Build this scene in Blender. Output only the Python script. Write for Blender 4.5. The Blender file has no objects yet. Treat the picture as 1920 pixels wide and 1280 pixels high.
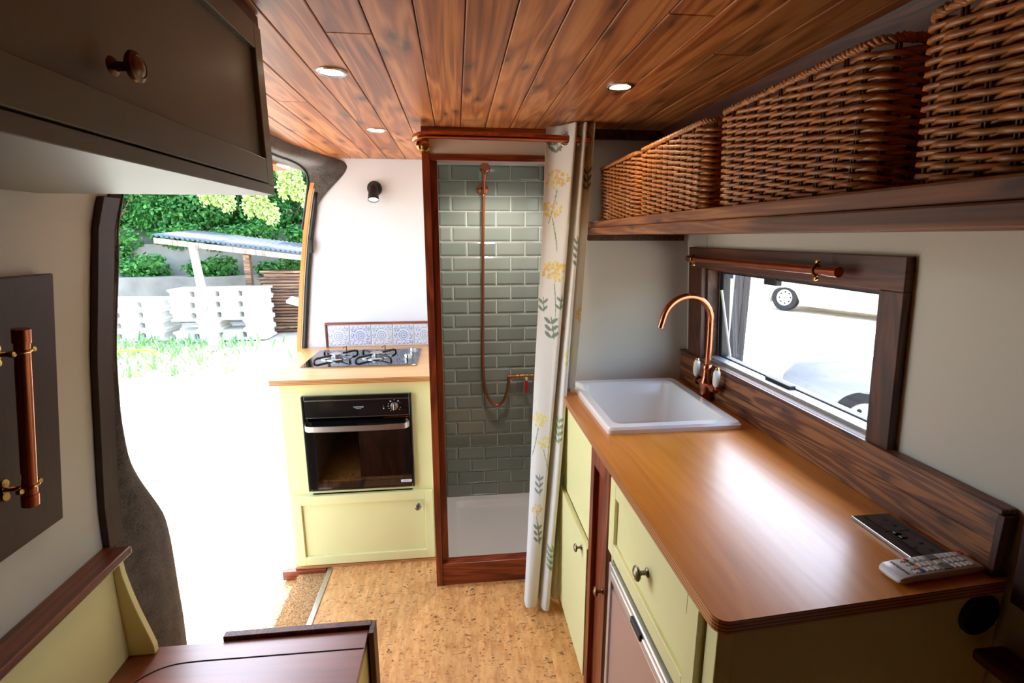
import bpy, bmesh, math, random
from mathutils import Vector, Matrix
random.seed(7)
R = math.radians
sc = bpy.context.scene
COL = sc.collection

# ------------------------------------------------------------------ camera
cam_d = bpy.data.cameras.new('camera')
cam_d.sensor_fit = 'HORIZONTAL'; cam_d.sensor_width = 36.0
cam_d.lens = 36.0 * 929.0 / 1920.0
cam_d.clip_start = 0.02; cam_d.clip_end = 300
cam = bpy.data.objects.new('camera', cam_d); COL.objects.link(cam)
cam.location = (0, 0, 1.48)
cam.rotation_euler = (R(90 - 11.9), 0, R(-6.35))
sc.camera = cam

# ------------------------------------------------------------------ sky, sun, exposure
sc.view_settings.view_transform = 'Standard'
sc.view_settings.look = 'None'
sc.view_settings.gamma = 1.0
sc.view_settings.use_curve_mapping = False
sc.view_settings.exposure = -0.25
wd = bpy.data.worlds.new('sky'); sc.world = wd; wd.use_nodes = True
nt = wd.node_tree; nt.nodes.clear()
wo = nt.nodes.new('ShaderNodeOutputWorld'); bg = nt.nodes.new('ShaderNodeBackground')
sky = nt.nodes.new('ShaderNodeTexSky'); sky.sky_type = 'NISHITA'; sky.sun_disc = False
sky.sun_elevation = R(55); sky.sun_rotation = R(7); sky.air_density = 1.3; sky.dust_density = 2.5
nt.links.new(sky.outputs[0], bg.inputs[0]); nt.links.new(bg.outputs[0], wo.inputs[0])
bg.inputs[1].default_value = 2.2
sun_d = bpy.data.lights.new('sun', 'SUN'); sun_d.energy = 9.0; sun_d.angle = R(0.6)
sun_d.color = (1.0, 0.95, 0.87)
sun = bpy.data.objects.new('sun', sun_d); COL.objects.link(sun)
sun.location = (1, 6, 12)
sun.rotation_euler = Vector((-0.06, -0.50, -0.86)).to_track_quat('-Z', 'Y').to_euler()
try:
    sc.cycles.use_denoising = True
    sc.cycles.max_bounces = 14
    sc.cycles.diffuse_bounces = 8
    sc.cycles.transparent_max_bounces = 12
    sc.cycles.sample_clamp_indirect = 6.0
    sc.cycles.caustics_reflective = False
    sc.cycles.caustics_refractive = False
except Exception:
    pass

# ------------------------------------------------------------------ helpers
WO = {}          # world origin of every object


class MB:
    """collects shapes in world coordinates, then links them as one mesh object"""
    def __init__(s):
        s.bm = bmesh.new()

    def face(s, pts):
        try:
            return s.bm.faces.new([s.bm.verts.new(p) for p in pts])
        except ValueError:
            return None

    def hexa(s, p):
        v = [s.bm.verts.new(q) for q in p]
        for f in ((0, 3, 2, 1), (4, 5, 6, 7), (0, 1, 5, 4), (1, 2, 6, 5), (2, 3, 7, 6), (3, 0, 4, 7)):
            s.bm.faces.new([v[i] for i in f])
        return s

    def box(s, x0, x1, y0, y1, z0, z1):
        return s.hexa([(x0, y0, z0), (x1, y0, z0), (x1, y1, z0), (x0, y1, z0),
                       (x0, y0, z1), (x1, y0, z1), (x1, y1, z1), (x0, y1, z1)])

    def fbox(s, fn, u0, u1, v0, v1, n0, n1):
        c = [(u0, v0, n0), (u1, v0, n0), (u1, v1, n0), (u0, v1, n0), (u0, v0, n1), (u1, v0, n1), (u1, v1, n1), (u0, v1, n1)]
        return s.hexa([fn(*q) for q in c])

    def tube(s, path, r, seg=10, cap=True, closed=False, flat=None):
        """round tube along points; r is a number or a list"""
        P = [Vector(p) for p in path]; n = len(P)
        rr = r if isinstance(r, (list, tuple)) else [r] * n
        T = []
        for i in range(n):
            if closed:
                t = P[(i + 1) % n] - P[i - 1]
            else:
                t = P[min(i + 1, n - 1)] - P[max(i - 1, 0)]
            T.append(t.normalized() if t.length > 1e-9 else Vector((0, 0, 1)))
        up = Vector((0, 0, 1)) if abs(T[0].z) < 0.9 else Vector((1, 0, 0))
        N = (up - T[0] * up.dot(T[0])).normalized()
        rings = []
        for i in range(n):
            N = (N - T[i] * N.dot(T[i]))
            N = N.normalized() if N.length > 1e-6 else T[i].orthogonal().normalized()
            B = T[i].cross(N)
            rings.append([s.bm.verts.new(P[i] + (N * math.cos(a) + B * math.sin(a)) * rr[i])
                          for a in [2 * math.pi * k / seg for k in range(seg)]])
        m = n if closed else n - 1
        for i in range(m):
            a, b = rings[i], rings[(i + 1) % n]
            for k in range(seg):
                s.bm.faces.new((a[k], a[(k + 1) % seg], b[(k + 1) % seg], b[k]))
        if cap and not closed:
            s.bm.faces.new(rings[0][::-1]); s.bm.faces.new(rings[-1])
        return s

    def cyl(s, p, q, r, seg=20, r2=None):
        return s.tube([p, q], [r, r if r2 is None else r2], seg)

    def lathe(s, prof, c, axis=(0, 0, 1), seg=24):
        """profile of (radius, height) pairs turned about an axis through c"""
        c = Vector(c); A = Vector(axis).normalized(); U = A.orthogonal().normalized(); V = A.cross(U)
        rings = []
        for (r, h) in prof:
            if r < 1e-6:
                rings.append([s.bm.verts.new(c + A * h)])
            else:
                rings.append([s.bm.verts.new(c + A * h + (U * math.cos(2 * math.pi * k / seg) + V * math.sin(2 * math.pi * k / seg)) * r) for k in range(seg)])
        for a, b in zip(rings, rings[1:]):
            for k in range(seg):
                k2 = (k + 1) % seg
                if len(a) == 1 and len(b) == 1: continue
                if len(a) == 1: s.bm.faces.new((a[0], b[k2], b[k]))
                elif len(b) == 1: s.bm.faces.new((a[k], a[k2], b[0]))
                else: s.bm.faces.new((a[k], a[k2], b[k2], b[k]))
        return s

    def prism(s, poly, a, b, fn=None):
        """poly of (u,v); extruded from a to b; fn(u,v,w)->xyz"""
        fn = fn or (lambda u, v, w: (u, v, w))
        A = [s.bm.verts.new(fn(u, v, a)) for u, v in poly]; B = [s.bm.verts.new(fn(u, v, b)) for u, v in poly]
        s.bm.faces.new(A[::-1]); s.bm.faces.new(B)
        n = len(poly)
        for i in range(n):
            s.bm.faces.new((A[i], A[(i + 1) % n], B[(i + 1) % n], B[i]))
        return s

    def grid(s, fn, nu, nv, closed_u=False):
        V = [[s.bm.verts.new(fn(i / nu, j / nv)) for i in range(nu + (0 if closed_u else 1))] for j in range(nv + 1)]
        w = len(V[0])
        for j in range(nv):
            for i in range(nu):
                i2 = (i + 1) % w
                s.bm.faces.new((V[j][i], V[j][i2], V[j + 1][i2], V[j + 1][i]))
        return s

    def obj(s, name, mat, parent=None, bevel=0.0, smooth=False, origin=None, label=None, seg=2, kind=None, solid=0.0):
        bm = s.bm
        bmesh.ops.recalc_face_normals(bm, faces=bm.faces)
        if bevel:
            es = [e for e in bm.edges if len(e.link_faces) == 2 and e.calc_face_angle(0) > 0.5]
            bmesh.ops.bevel(bm, geom=es, offset=bevel, segments=seg, affect='EDGES', profile=0.5, clamp_overlap=True)
        if origin is None:
            lo = [min(v.co[i] for v in bm.verts) for i in range(3)]; hi = [max(v.co[i] for v in bm.verts) for i in range(3)]
            origin = Vector(((lo[0] + hi[0]) / 2, (lo[1] + hi[1]) / 2, lo[2]))
        origin = Vector(origin)
        bmesh.ops.translate(bm, vec=-origin, verts=bm.verts)
        me = bpy.data.meshes.new(name); bm.to_mesh(me); bm.free()
        return link(name, me, mat, parent, origin, smooth, label, kind, solid)


def link(name, me, mat, parent, origin, smooth=False, label=None, kind=None, solid=0.0):
    if mat is not None and not me.materials:
        me.materials.append(M[mat] if isinstance(mat, str) else mat)
    if smooth:
        me.polygons.foreach_set('use_smooth', [True] * len(me.polygons))
        if smooth != 'all':
            try: me.set_sharp_from_angle(angle=R(38))
            except Exception: pass
    o = bpy.data.objects.new(name, me); COL.objects.link(o)
    origin = Vector(origin); WO[o] = origin
    if parent is not None:
        o.parent = parent; o.location = origin - WO[parent]
    else:
        o.location = origin
    if label: o['label'] = label
    if kind: o['kind'] = kind
    if solid:
        m = o.modifiers.new('thickness', 'SOLIDIFY'); m.thickness = solid; m.offset = 0
    return o


def empty(name, loc, parent=None):
    o = bpy.data.objects.new(name, None); o.empty_display_size = 0.05; COL.objects.link(o)
    loc = Vector(loc); WO[o] = loc
    if parent is not None:
        o.parent = parent; o.location = loc - WO[parent]
    else:
        o.location = loc
    return o


def tag(o, label, cat, group=None):
    o['label'] = label; o['category'] = cat
    if group: o['group'] = group
    return o


def thing(name, loc, label, cat, group=None):
    return tag(empty(name, loc), label, cat, group)


def structure(o):
    o['kind'] = 'structure'
    return o


def copy_tree(o, loc, parent=None, rotz=None):
    c = o.copy(); COL.objects.link(c); WO[c] = Vector(loc)
    if parent is None:
        c.location = loc
        if rotz is not None: c.rotation_euler = (0, 0, rotz)
    else:
        c.parent = parent; c.location = o.location
    for ch in list(o.children):
        copy_tree(ch, ch.location, c)
    return c


def text_mesh(body, size, fn, extrude=0.0004, align='CENTER', spacing=1.0):
    """flat lettering as a mesh; fn maps (u,v,w) to world"""
    cu = bpy.data.curves.new('lettering', 'FONT'); cu.body = body; cu.size = size; cu.extrude = extrude
    cu.align_x = align; cu.align_y = 'CENTER'; cu.space_character = spacing; cu.resolution_u = 3
    ob = bpy.data.objects.new('lettering', cu); COL.objects.link(ob)
    dg = bpy.context.evaluated_depsgraph_get()
    me = bpy.data.meshes.new_from_object(ob.evaluated_get(dg))
    bpy.data.objects.remove(ob); bpy.data.curves.remove(cu)
    me.materials.clear()
    for v in me.vertices: v.co = fn(*v.co)
    b = MB(); b.bm.from_mesh(me); bpy.data.meshes.remove(me)
    return b


def lerp(a, b, t): return a + (b - a) * t


def interp(x, xs, ys):
    if x <= xs[0]: return ys[0]
    for i in range(len(xs) - 1):
        if x <= xs[i + 1]:
            return lerp(ys[i], ys[i + 1], (x - xs[i]) / (xs[i + 1] - xs[i]))
    return ys[-1]


def smooth_path(pts, n=8, closed=False):
    P = [Vector(p) for p in pts]; out = []
    m = len(P)
    rng = range(m if closed else m - 1)
    for i in rng:
        if closed: a, b, c, d = P[i - 1], P[i], P[(i + 1) % m], P[(i + 2) % m]
        else: a, b, c, d = P[max(i - 1, 0)], P[i], P[i + 1], P[min(i + 2, m - 1)]
        for k in range(n):
            t = k / n
            out.append(0.5 * ((2 * b) + (c - a) * t + (2 * a - 5 * b + 4 * c - d) * t * t + (3 * b - a - 3 * c + d) * t ** 3))
    if not closed: out.append(P[-1])
    return out


def rrect(x0, x1, y0, y1, r, n=5):
    out = []
    for cx, cy, a0 in ((x1 - r, y1 - r, 0), (x0 + r, y1 - r, 90), (x0 + r, y0 + r, 180), (x1 - r, y0 + r, 270)):
        for k in range(n + 1):
            a = R(a0 + 90 * k / n); out.append((cx + r * math.cos(a), cy + r * math.sin(a)))
    return out


# ------------------------------------------------------------------ materials
M = {}


def srgb(r, g, b):
    f = lambda c: (c / 255 / 12.92) if c / 255 <= 0.04045 else ((c / 255 + 0.055) / 1.055) ** 2.4
    return (f(r), f(g), f(b), 1.0)


def base_mat(name):
    m = bpy.data.materials.new(name); m.use_nodes = True
    nt = m.node_tree; nt.nodes.clear()
    o = nt.nodes.new('ShaderNodeOutputMaterial'); p = nt.nodes.new('ShaderNodeBsdfPrincipled')
    nt.links.new(p.outputs[0], o.inputs[0]); M[name] = m
    return m, nt, p, o


def nd(nt, typ, **kw):
    n = nt.nodes.new(typ)
    for k, v in kw.items():
        if k in n.inputs: n.inputs[k].default_value = v
        else: setattr(n, k, v)
    return n


def ramp(nt, fac, stops):
    r = nt.nodes.new('ShaderNodeValToRGB'); e = r.color_ramp.elements
    while len(e) < len(stops): e.new(0.5)
    for el, (p, c) in zip(e, stops):
        el.position = p; el.color = c if len(c) == 4 else (*c, 1)
    nt.links.new(fac, r.inputs[0])
    return r


def mixc(nt, fac, a, b, mode='MIX'):
    n = nt.nodes.new('ShaderNodeMix'); n.data_type = 'RGBA'; n.blend_type = mode
    if isinstance(fac, (int, float)): n.inputs[0].default_value = fac
    else: nt.links.new(fac, n.inputs[0])
    for v, i in ((a, 6), (b, 7)):
        if isinstance(v, (tuple, list)): n.inputs[i].default_value = v
        else: nt.links.new(v, n.inputs[i])
    return n.outputs[2]


def math_n(nt, op, a, b=None):
    n = nt.nodes.new('ShaderNodeMath'); n.operation = op
    for v, i in ((a, 0), (b, 1)):
        if v is None: continue
        if isinstance(v, (int, float)): n.inputs[i].default_value = v
        else: nt.links.new(v, n.inputs[i])
    return n.outputs[0]


def bump(nt, p, h, strength=0.2, dist=0.002):
    b = nd(nt, 'ShaderNodeBump', Strength=strength, Distance=dist)
    nt.links.new(h, b.inputs['Height']); nt.links.new(b.outputs[0], p.inputs['Normal'])


def plain(name, col, rough=0.5, metal=0.0, coat=0.0, noise=0.0, nscale=30.0, spec=0.5, bumpy=0.0, bscale=200.0, emit=None, estr=0.0):
    m, nt, p, o = base_mat(name)
    p.inputs['Base Color'].default_value = col; p.inputs['Roughness'].default_value = rough
    p.inputs['Metallic'].default_value = metal; p.inputs['Coat Weight'].default_value = coat
    p.inputs['Coat Roughness'].default_value = 0.08
    p.inputs['Specular IOR Level'].default_value = spec
    if noise or bumpy:
        tc = nt.nodes.new('ShaderNodeTexCoord')
    if noise:
        n = nd(nt, 'ShaderNodeTexNoise', Scale=nscale, Detail=5.0); nt.links.new(tc.outputs['Object'], n.inputs['Vector'])
        d = tuple(c * (1 - noise) for c in col[:3]) + (1,); l = tuple(min(1, c * (1 + noise)) for c in col[:3]) + (1,)
        r = ramp(nt, n.outputs[0], [(0.3, d), (0.7, l)]); nt.links.new(r.outputs[0], p.inputs['Base Color'])
    if bumpy:
        n2 = nd(nt, 'ShaderNodeTexNoise', Scale=bscale, Detail=3.0); nt.links.new(tc.outputs['Object'], n2.inputs['Vector'])
        bump(nt, p, n2.outputs[0], bumpy, 0.001)
    if emit:
        p.inputs['Emission Color'].default_value = emit; p.inputs['Emission Strength'].default_value = estr
    return m


def wood(name, dark, mid, light, axis=1, rough=0.4, coat=0.0, across=14.0, along=1.1, knots=0.55, ply=None, contrast=1.0, bmp=0.25, tone=0.25, kscale=1.0, thin=None):
    m, nt, p, o = base_mat(name)
    tc = nt.nodes.new('ShaderNodeTexCoord'); oi = nt.nodes.new('ShaderNodeObjectInfo')
    off = nt.nodes.new('ShaderNodeVectorMath'); off.operation = 'MULTIPLY_ADD'
    off.inputs[0].default_value = (13.7, 29.3, 7.9)
    comb = nt.nodes.new('ShaderNodeCombineXYZ')
    for i in range(3): nt.links.new(oi.outputs['Random'], comb.inputs[i])
    nt.links.new(comb.outputs[0], off.inputs[1]); nt.links.new(tc.outputs['Object'], off.inputs[2])
    sx = [across] * 3; sx[axis] = along
    mp = nd(nt, 'ShaderNodeMapping'); mp.inputs['Scale'].default_value = sx
    nt.links.new(off.outputs[0], mp.inputs['Vector'])
    n1 = nd(nt, 'ShaderNodeTexNoise', Scale=1.0, Detail=3.0, Distortion=0.8); nt.links.new(mp.outputs[0], n1.inputs['Vector'])
    # growth rings: sine of the stretched noise
    rings = math_n(nt, 'SINE', math_n(nt, 'MULTIPLY', n1.outputs[0], 46.0))
    rings = math_n(nt, 'MULTIPLY_ADD', rings, 0.5); rings.node.inputs[2].default_value = 0.5
    s2 = [across * 16] * 3; s2[axis] = along * 5
    mp2 = nd(nt, 'ShaderNodeMapping'); mp2.inputs['Scale'].default_value = s2
    nt.links.new(off.outputs[0], mp2.inputs['Vector'])
    n2 = nd(nt, 'ShaderNodeTexNoise', Scale=1.0, Detail=4.0); nt.links.new(mp2.outputs[0], n2.inputs['Vector'])
    f = math_n(nt, 'ADD', math_n(nt, 'MULTIPLY', rings, 0.30 * contrast), math_n(nt, 'MULTIPLY', n1.outputs[0], 0.55))
    f = math_n(nt, 'ADD', f, math_n(nt, 'MULTIPLY', n2.outputs[0], 0.35))
    r = ramp(nt, f, [(0.30, dark), (0.60, mid), (0.85, light)])
    col = r.outputs[0]
    if knots > 0:
        sk = [9.0 * kscale] * 3; sk[axis] = 3.2 * kscale
        mk = nd(nt, 'ShaderNodeMapping'); mk.inputs['Scale'].default_value = sk
        nt.links.new(off.outputs[0], mk.inputs['Vector'])
        wob = nd(nt, 'ShaderNodeTexNoise', Scale=3.0, Detail=2.0); nt.links.new(mk.outputs[0], wob.inputs['Vector'])
        vx = nt.nodes.new('ShaderNodeTexVoronoi'); vx.feature = 'F1'; vx.inputs['Scale'].default_value = 1.0
        vm = nt.nodes.new('ShaderNodeVectorMath'); vm.operation = 'MULTIPLY_ADD'; vm.inputs[1].default_value = (0.3, 0.3, 0.3)
        nt.links.new(wob.outputs['Color'], vm.inputs[0]); nt.links.new(mk.outputs[0], vm.inputs[2])
        if thin is None:
            nt.links.new(vm.outputs[0], vx.inputs['Vector'])
        else:                               # knots run through the board: place them on its face
            vx.voronoi_dimensions = '2D'
            sv = nt.nodes.new('ShaderNodeSeparateXYZ'); cv = nt.nodes.new('ShaderNodeCombineXYZ'); nt.links.new(vm.outputs[0], sv.inputs[0])
            for q, ax_ in enumerate([a for a in range(3) if a != thin]): nt.links.new(sv.outputs[ax_], cv.inputs[q])
            nt.links.new(cv.outputs[0], vx.inputs['Vector'])
        kr = ramp(nt, vx.outputs['Distance'], [(0.04, (1, 1, 1, 1)), (0.09, (0.5, 0.5, 0.5, 1)), (0.22, (0, 0, 0, 1))])
        kd = tuple(c * 0.22 for c in dark[:3]) + (1,)
        col = mixc(nt, math_n(nt, 'MULTIPLY', kr.outputs[0], knots), col, kd)
    hv = nd(nt, 'ShaderNodeHueSaturation'); hv.inputs['Saturation'].default_value = 1.0
    nt.links.new(col, hv.inputs['Color'])
    val = math_n(nt, 'MULTIPLY_ADD', oi.outputs['Random'], tone); val.node.inputs[2].default_value = 1.0 - tone / 2
    nt.links.new(val, hv.inputs['Value']); col = hv.outputs[0]
    if ply:      # thin plies show on the edges of the sheet
        ge = nt.nodes.new('ShaderNodeNewGeometry'); sp = nt.nodes.new('ShaderNodeSeparateXYZ'); nt.links.new(ge.outputs['Normal'], sp.inputs[0])
        edge = math_n(nt, 'LESS_THAN', math_n(nt, 'ABSOLUTE', sp.outputs[2]), 0.5)
        so = nt.nodes.new('ShaderNodeSeparateXYZ'); nt.links.new(tc.outputs['Object'], so.inputs[0])
        st = math_n(nt, 'SINE', math_n(nt, 'MULTIPLY', so.outputs[2], 2 * math.pi / 0.0062))
        pr = ramp(nt, math_n(nt, 'MULTIPLY_ADD', st, 0.5), [(0.2, ply[0]), (0.6, ply[1])])
        pr.inputs[0].links[0].from_node.inputs[2].default_value = 0.5
        col = mixc(nt, edge, col, pr.outputs[0])
    nt.links.new(col, p.inputs['Base Color'])
    p.inputs['Roughness'].default_value = rough; p.inputs['Coat Weight'].default_value = coat; p.inputs['Coat Roughness'].default_value = max(0.1, rough * 0.7)
    bump(nt, p, n2.outputs[0], bmp, 0.0006)
    return m


wood('ceiling_pine', srgb(118, 62, 30), srgb(176, 106, 56), srgb(206, 140, 84), 1, 0.42, 0.15, across=11, along=0.9, knots=0.8, tone=0.3, kscale=1.0, thin=2)
wood('shelf_pine', srgb(74, 38, 18), srgb(124, 70, 34), srgb(166, 106, 56), 1, 0.5, 0.0, across=16, along=1.0, knots=0.8, thin=0, kscale=1.4)
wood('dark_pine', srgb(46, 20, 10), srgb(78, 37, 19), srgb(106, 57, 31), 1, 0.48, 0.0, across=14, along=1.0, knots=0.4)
wood('dark_pine_upright', srgb(46, 20, 10), srgb(78, 37, 19), srgb(106, 57, 31), 2, 0.48, 0.0, across=14, along=1.0, knots=0.4)
wood('mahogany_stain', srgb(38, 15, 13), srgb(54, 22, 18), srgb(68, 33, 25), 2, 0.5, 0.0, across=8, along=0.8, knots=0.1, contrast=0.4)
wood('bench_rail', srgb(66, 28, 15), srgb(98, 46, 26), srgb(122, 64, 38), 1, 0.36, 0.3, across=14, along=0.8, knots=0.5, thin=2)
wood('bench_ply', srgb(92, 42, 24), srgb(126, 62, 38), srgb(148, 80, 50), 0, 0.40, 0.9, across=6, along=0.6, knots=0.1, contrast=0.5, ply=(srgb(60, 26, 16), srgb(96, 52, 30)))
wood('backsplash_pine', srgb(66, 33, 18), srgb(106, 60, 32), srgb(150, 95, 55), 1, 0.45, 0.1, across=20, along=1.3, knots=0.8, contrast=1.4, thin=0, kscale=1.3)
wood('red_pine', srgb(78, 26, 10), srgb(124, 48, 20), srgb(158, 74, 34), 2, 0.36, 0.2, across=14, along=1.0, knots=0.5)
wood('red_pine_across', srgb(78, 26, 10), srgb(124, 48, 20), srgb(158, 74, 34), 0, 0.36, 0.2, across=14, along=1.0, knots=0.6)
wood('worktop_ply', srgb(196, 116, 26), srgb(220, 142, 42), srgb(232, 160, 60), 1, 0.31, 0.35, across=5, along=0.7, knots=0.15, contrast=0.35, ply=(srgb(120, 58, 22), srgb(200, 130, 66)), bmp=0.12, tone=0.05)
wood('hob_ply', srgb(200, 140, 76), srgb(226, 172, 104), srgb(236, 190, 126), 0, 0.30, 0.25, across=5, along=0.7, knots=0.1, contrast=0.35, ply=(srgb(140, 80, 36), srgb(214, 158, 96)), bmp=0.12, tone=0.05)
wood('old_timber', srgb(70, 46, 32), srgb(120, 86, 62), srgb(168, 132, 100), 0, 0.8, 0.0, across=10, along=0.6, knots=0.3, tone=0.7)
wood('grey_timber', srgb(120, 104, 88), srgb(160, 144, 124), srgb(196, 182, 160), 2, 0.8, 0.0, across=10, along=0.6, knots=0.2)
wood('dark_timber', srgb(36, 32, 30), srgb(54, 48, 44), srgb(74, 66, 60), 2, 0.75, 0.0, across=6, along=0.5, knots=0.1)

plain('cream_paint', srgb(229, 221, 158), 0.42, noise=0.02, nscale=6, bumpy=0.04, bscale=120)
plain('sage_paint', srgb(114, 115, 100), 0.38, noise=0.03, nscale=8, bumpy=0.06, bscale=90)
plain('white_wall', srgb(218, 220, 226), 0.55, noise=0.015, nscale=3, bumpy=0.05, bscale=300)
plain('side_lining', srgb(193, 188, 175), 0.6, noise=0.015, nscale=3, bumpy=0.05, bscale=300)
plain('fascia_paint', srgb(226, 214, 196), 0.5)
plain('black_enamel', srgb(14, 14, 15), 0.18, coat=0.3)
plain('black_matt', srgb(16, 16, 17), 0.55)
plain('black_rubber', srgb(20, 20, 21), 0.5)
plain('black_glass', srgb(8, 8, 10), 0.04, coat=0.5)
plain('cast_iron', srgb(16, 16, 17), 0.35)
plain('steel', srgb(190, 190, 188), 0.22, 1.0)
plain('brushed_steel', srgb(196, 190, 184), 0.34, 1.0)
plain('fridge_panel', srgb(186, 160, 150), 0.38, 0.55)
plain('fridge_trim', srgb(206, 208, 210), 0.28, 0.7)
plain('aluminium', srgb(190, 184, 172), 0.35, 0.9)
plain('copper', srgb(190, 112, 80), 0.22, 1.0, noise=0.12, nscale=14)
plain('copper_hose', srgb(188, 108, 74), 0.30, 1.0)
plain('brass', srgb(196, 156, 86), 0.25, 1.0)
plain('aged_brass', srgb(120, 92, 62), 0.34, 1.0, noise=0.2, nscale=60)
plain('pewter', srgb(134, 124, 108), 0.36, 1.0)
plain('ceramic', srgb(240, 238, 232), 0.10, coat=0.4)
plain('porcelain', srgb(238, 232, 214), 0.12, coat=0.3)
plain('tray_acrylic', srgb(236, 232, 232), 0.16, coat=0.2)
plain('grout', srgb(228, 226, 216), 0.8)
plain('white_plastic', srgb(230, 228, 226), 0.32)
plain('grey_plastic', srgb(120, 120, 120), 0.4)
plain('dark_print', srgb(40, 40, 44), 0.5)
plain('pale_print', srgb(216, 216, 212), 0.5)
plain('red_plastic', srgb(190, 20, 26), 0.35)
plain('green_plastic', srgb(20, 120, 80), 0.35)
plain('amber_plastic', srgb(226, 130, 30), 0.35)
plain('blue_plastic', srgb(40, 44, 170), 0.35)
plain('sticker', srgb(222, 220, 226), 0.5)
plain('orange_paint', srgb(240, 122, 22), 0.25, coat=0.5)
plain('rope_beige', srgb(200, 176, 130), 0.7)
plain('wicker', srgb(172, 108, 54), 0.40, noise=0.32, nscale=34, coat=0.1)
plain('wicker_stake', srgb(88, 46, 24), 0.55, noise=0.3, nscale=40)
plain('lamp_disc', srgb(255, 240, 214), 0.4, emit=(1.0, 0.80, 0.52, 1), estr=14.0)
plain('spot_disc', srgb(255, 240, 220), 0.4, emit=(1.0, 0.86, 0.66, 1), estr=8.0)
plain('concrete', srgb(226, 222, 214), 0.85, noise=0.06, nscale=7, bumpy=0.3, bscale=60)
plain('render_wall', srgb(138, 132, 122), 0.9, noise=0.22, nscale=2.2, bumpy=0.3, bscale=30)
plain('roof_sheet', srgb(96, 104, 118), 0.5, 0.2, noise=0.1, nscale=3)
plain('bark', srgb(120, 96, 72), 0.85, noise=0.3, nscale=20)
plain('car_white', srgb(226, 226, 224), 0.25, coat=0.6)
plain('car_grey', srgb(150, 154, 160), 0.25, coat=0.6)
plain('tyre', srgb(24, 24, 25), 0.8)
plain('wheel_alloy', srgb(196, 198, 200), 0.35, 0.6)
plain('car_glass', srgb(18, 22, 26), 0.05, coat=0.5)
plain('yellow_hose', srgb(226, 168, 30), 0.4)
plain('chain_metal', srgb(150, 150, 150), 0.3, 1.0)


def felt_material():
    m, nt, p, o = base_mat('felt')
    tc = nt.nodes.new('ShaderNodeTexCoord')
    n = nd(nt, 'ShaderNodeTexNoise', Scale=160.0, Detail=6.0, Roughness=0.7); nt.links.new(tc.outputs['Object'], n.inputs['Vector'])
    n2 = nd(nt, 'ShaderNodeTexNoise', Scale=24.0, Detail=3.0); nt.links.new(tc.outputs['Object'], n2.inputs['Vector'])
    f = math_n(nt, 'ADD', math_n(nt, 'MULTIPLY', n.outputs[0], 0.7), math_n(nt, 'MULTIPLY', n2.outputs[0], 0.3))
    r = ramp(nt, f, [(0.34, srgb(44, 42, 42)), (0.66, srgb(104, 98, 94))])
    nt.links.new(r.outputs[0], p.inputs['Base Color']); p.inputs['Roughness'].default_value = 0.95
    p.inputs['Specular IOR Level'].default_value = 0.1
    p.inputs['Sheen Weight'].default_value = 0.35; p.inputs['Sheen Roughness'].default_value = 0.5
    bump(nt, p, n.outputs[0], 0.6, 0.002)


def cork_material():
    m, nt, p, o = base_mat('cork')
    tc = nt.nodes.new('ShaderNodeTexCoord')
    sp = nt.nodes.new('ShaderNodeSeparateXYZ'); nt.links.new(tc.outputs['Object'], sp.inputs[0])
    # narrow veneer strips along the van, each with its own tone and offset
    strip = math_n(nt, 'FLOOR', math_n(nt, 'MULTIPLY', sp.outputs[0], 42.0))
    wn = nt.nodes.new('ShaderNodeTexWhiteNoise'); wn.noise_dimensions = '1D'; nt.links.new(strip, wn.inputs['W'])
    cb = nt.nodes.new('ShaderNodeCombineXYZ')
    nt.links.new(sp.outputs[0], cb.inputs[0])
    nt.links.new(math_n(nt, 'ADD', sp.outputs[1], math_n(nt, 'MULTIPLY', wn.outputs[0], 9.0)), cb.inputs[1])
    n1 = nd(nt, 'ShaderNodeTexNoise', Scale=30.0, Detail=6.0, Roughness=0.65)
    mp = nd(nt, 'ShaderNodeMapping'); mp.inputs['Scale'].default_value = (1.0, 0.45, 1); nt.links.new(cb.outputs[0], mp.inputs[0])
    nt.links.new(mp.outputs[0], n1.inputs['Vector'])
    r = ramp(nt, n1.outputs[0], [(0.30, srgb(196, 130, 68)), (0.55, srgb(226, 166, 100)), (0.8, srgb(240, 190, 128))])
    # short dark cracks across the strips
    mp2 = nd(nt, 'ShaderNodeMapping'); mp2.inputs['Scale'].default_value = (44.0, 95.0, 1); nt.links.new(cb.outputs[0], mp2.inputs[0])
    n2 = nd(nt, 'ShaderNodeTexNoise', Scale=1.0, Detail=2.0, Distortion=1.2); nt.links.new(mp2.outputs[0], n2.inputs['Vector'])
    cr = ramp(nt, n2.outputs[0], [(0.36, (1, 1, 1, 1)), (0.42, (0, 0, 0, 1))])
    n3 = nd(nt, 'ShaderNodeTexNoise', Scale=14.0, Detail=2.0); nt.links.new(cb.outputs[0], n3.inputs['Vector'])
    gate = ramp(nt, n3.outputs[0], [(0.38, (0, 0, 0, 1)), (0.56, (1, 1, 1, 1))])
    col = mixc(nt, math_n(nt, 'MULTIPLY', math_n(nt, 'MULTIPLY', cr.outputs[0], gate.outputs[0]), 0.85), r.outputs[0], srgb(92, 52, 26))
    hv = nd(nt, 'ShaderNodeHueSaturation'); nt.links.new(col, hv.inputs['Color'])
    v = math_n(nt, 'MULTIPLY_ADD', wn.outputs[0], 0.16); v.node.inputs[2].default_value = 0.92; nt.links.new(v, hv.inputs['Value'])
    nt.links.new(hv.outputs[0], p.inputs['Base Color']); p.inputs['Roughness'].default_value = 0.42
    bump(nt, p, n2.outputs[0], 0.08, 0.001)


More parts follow.
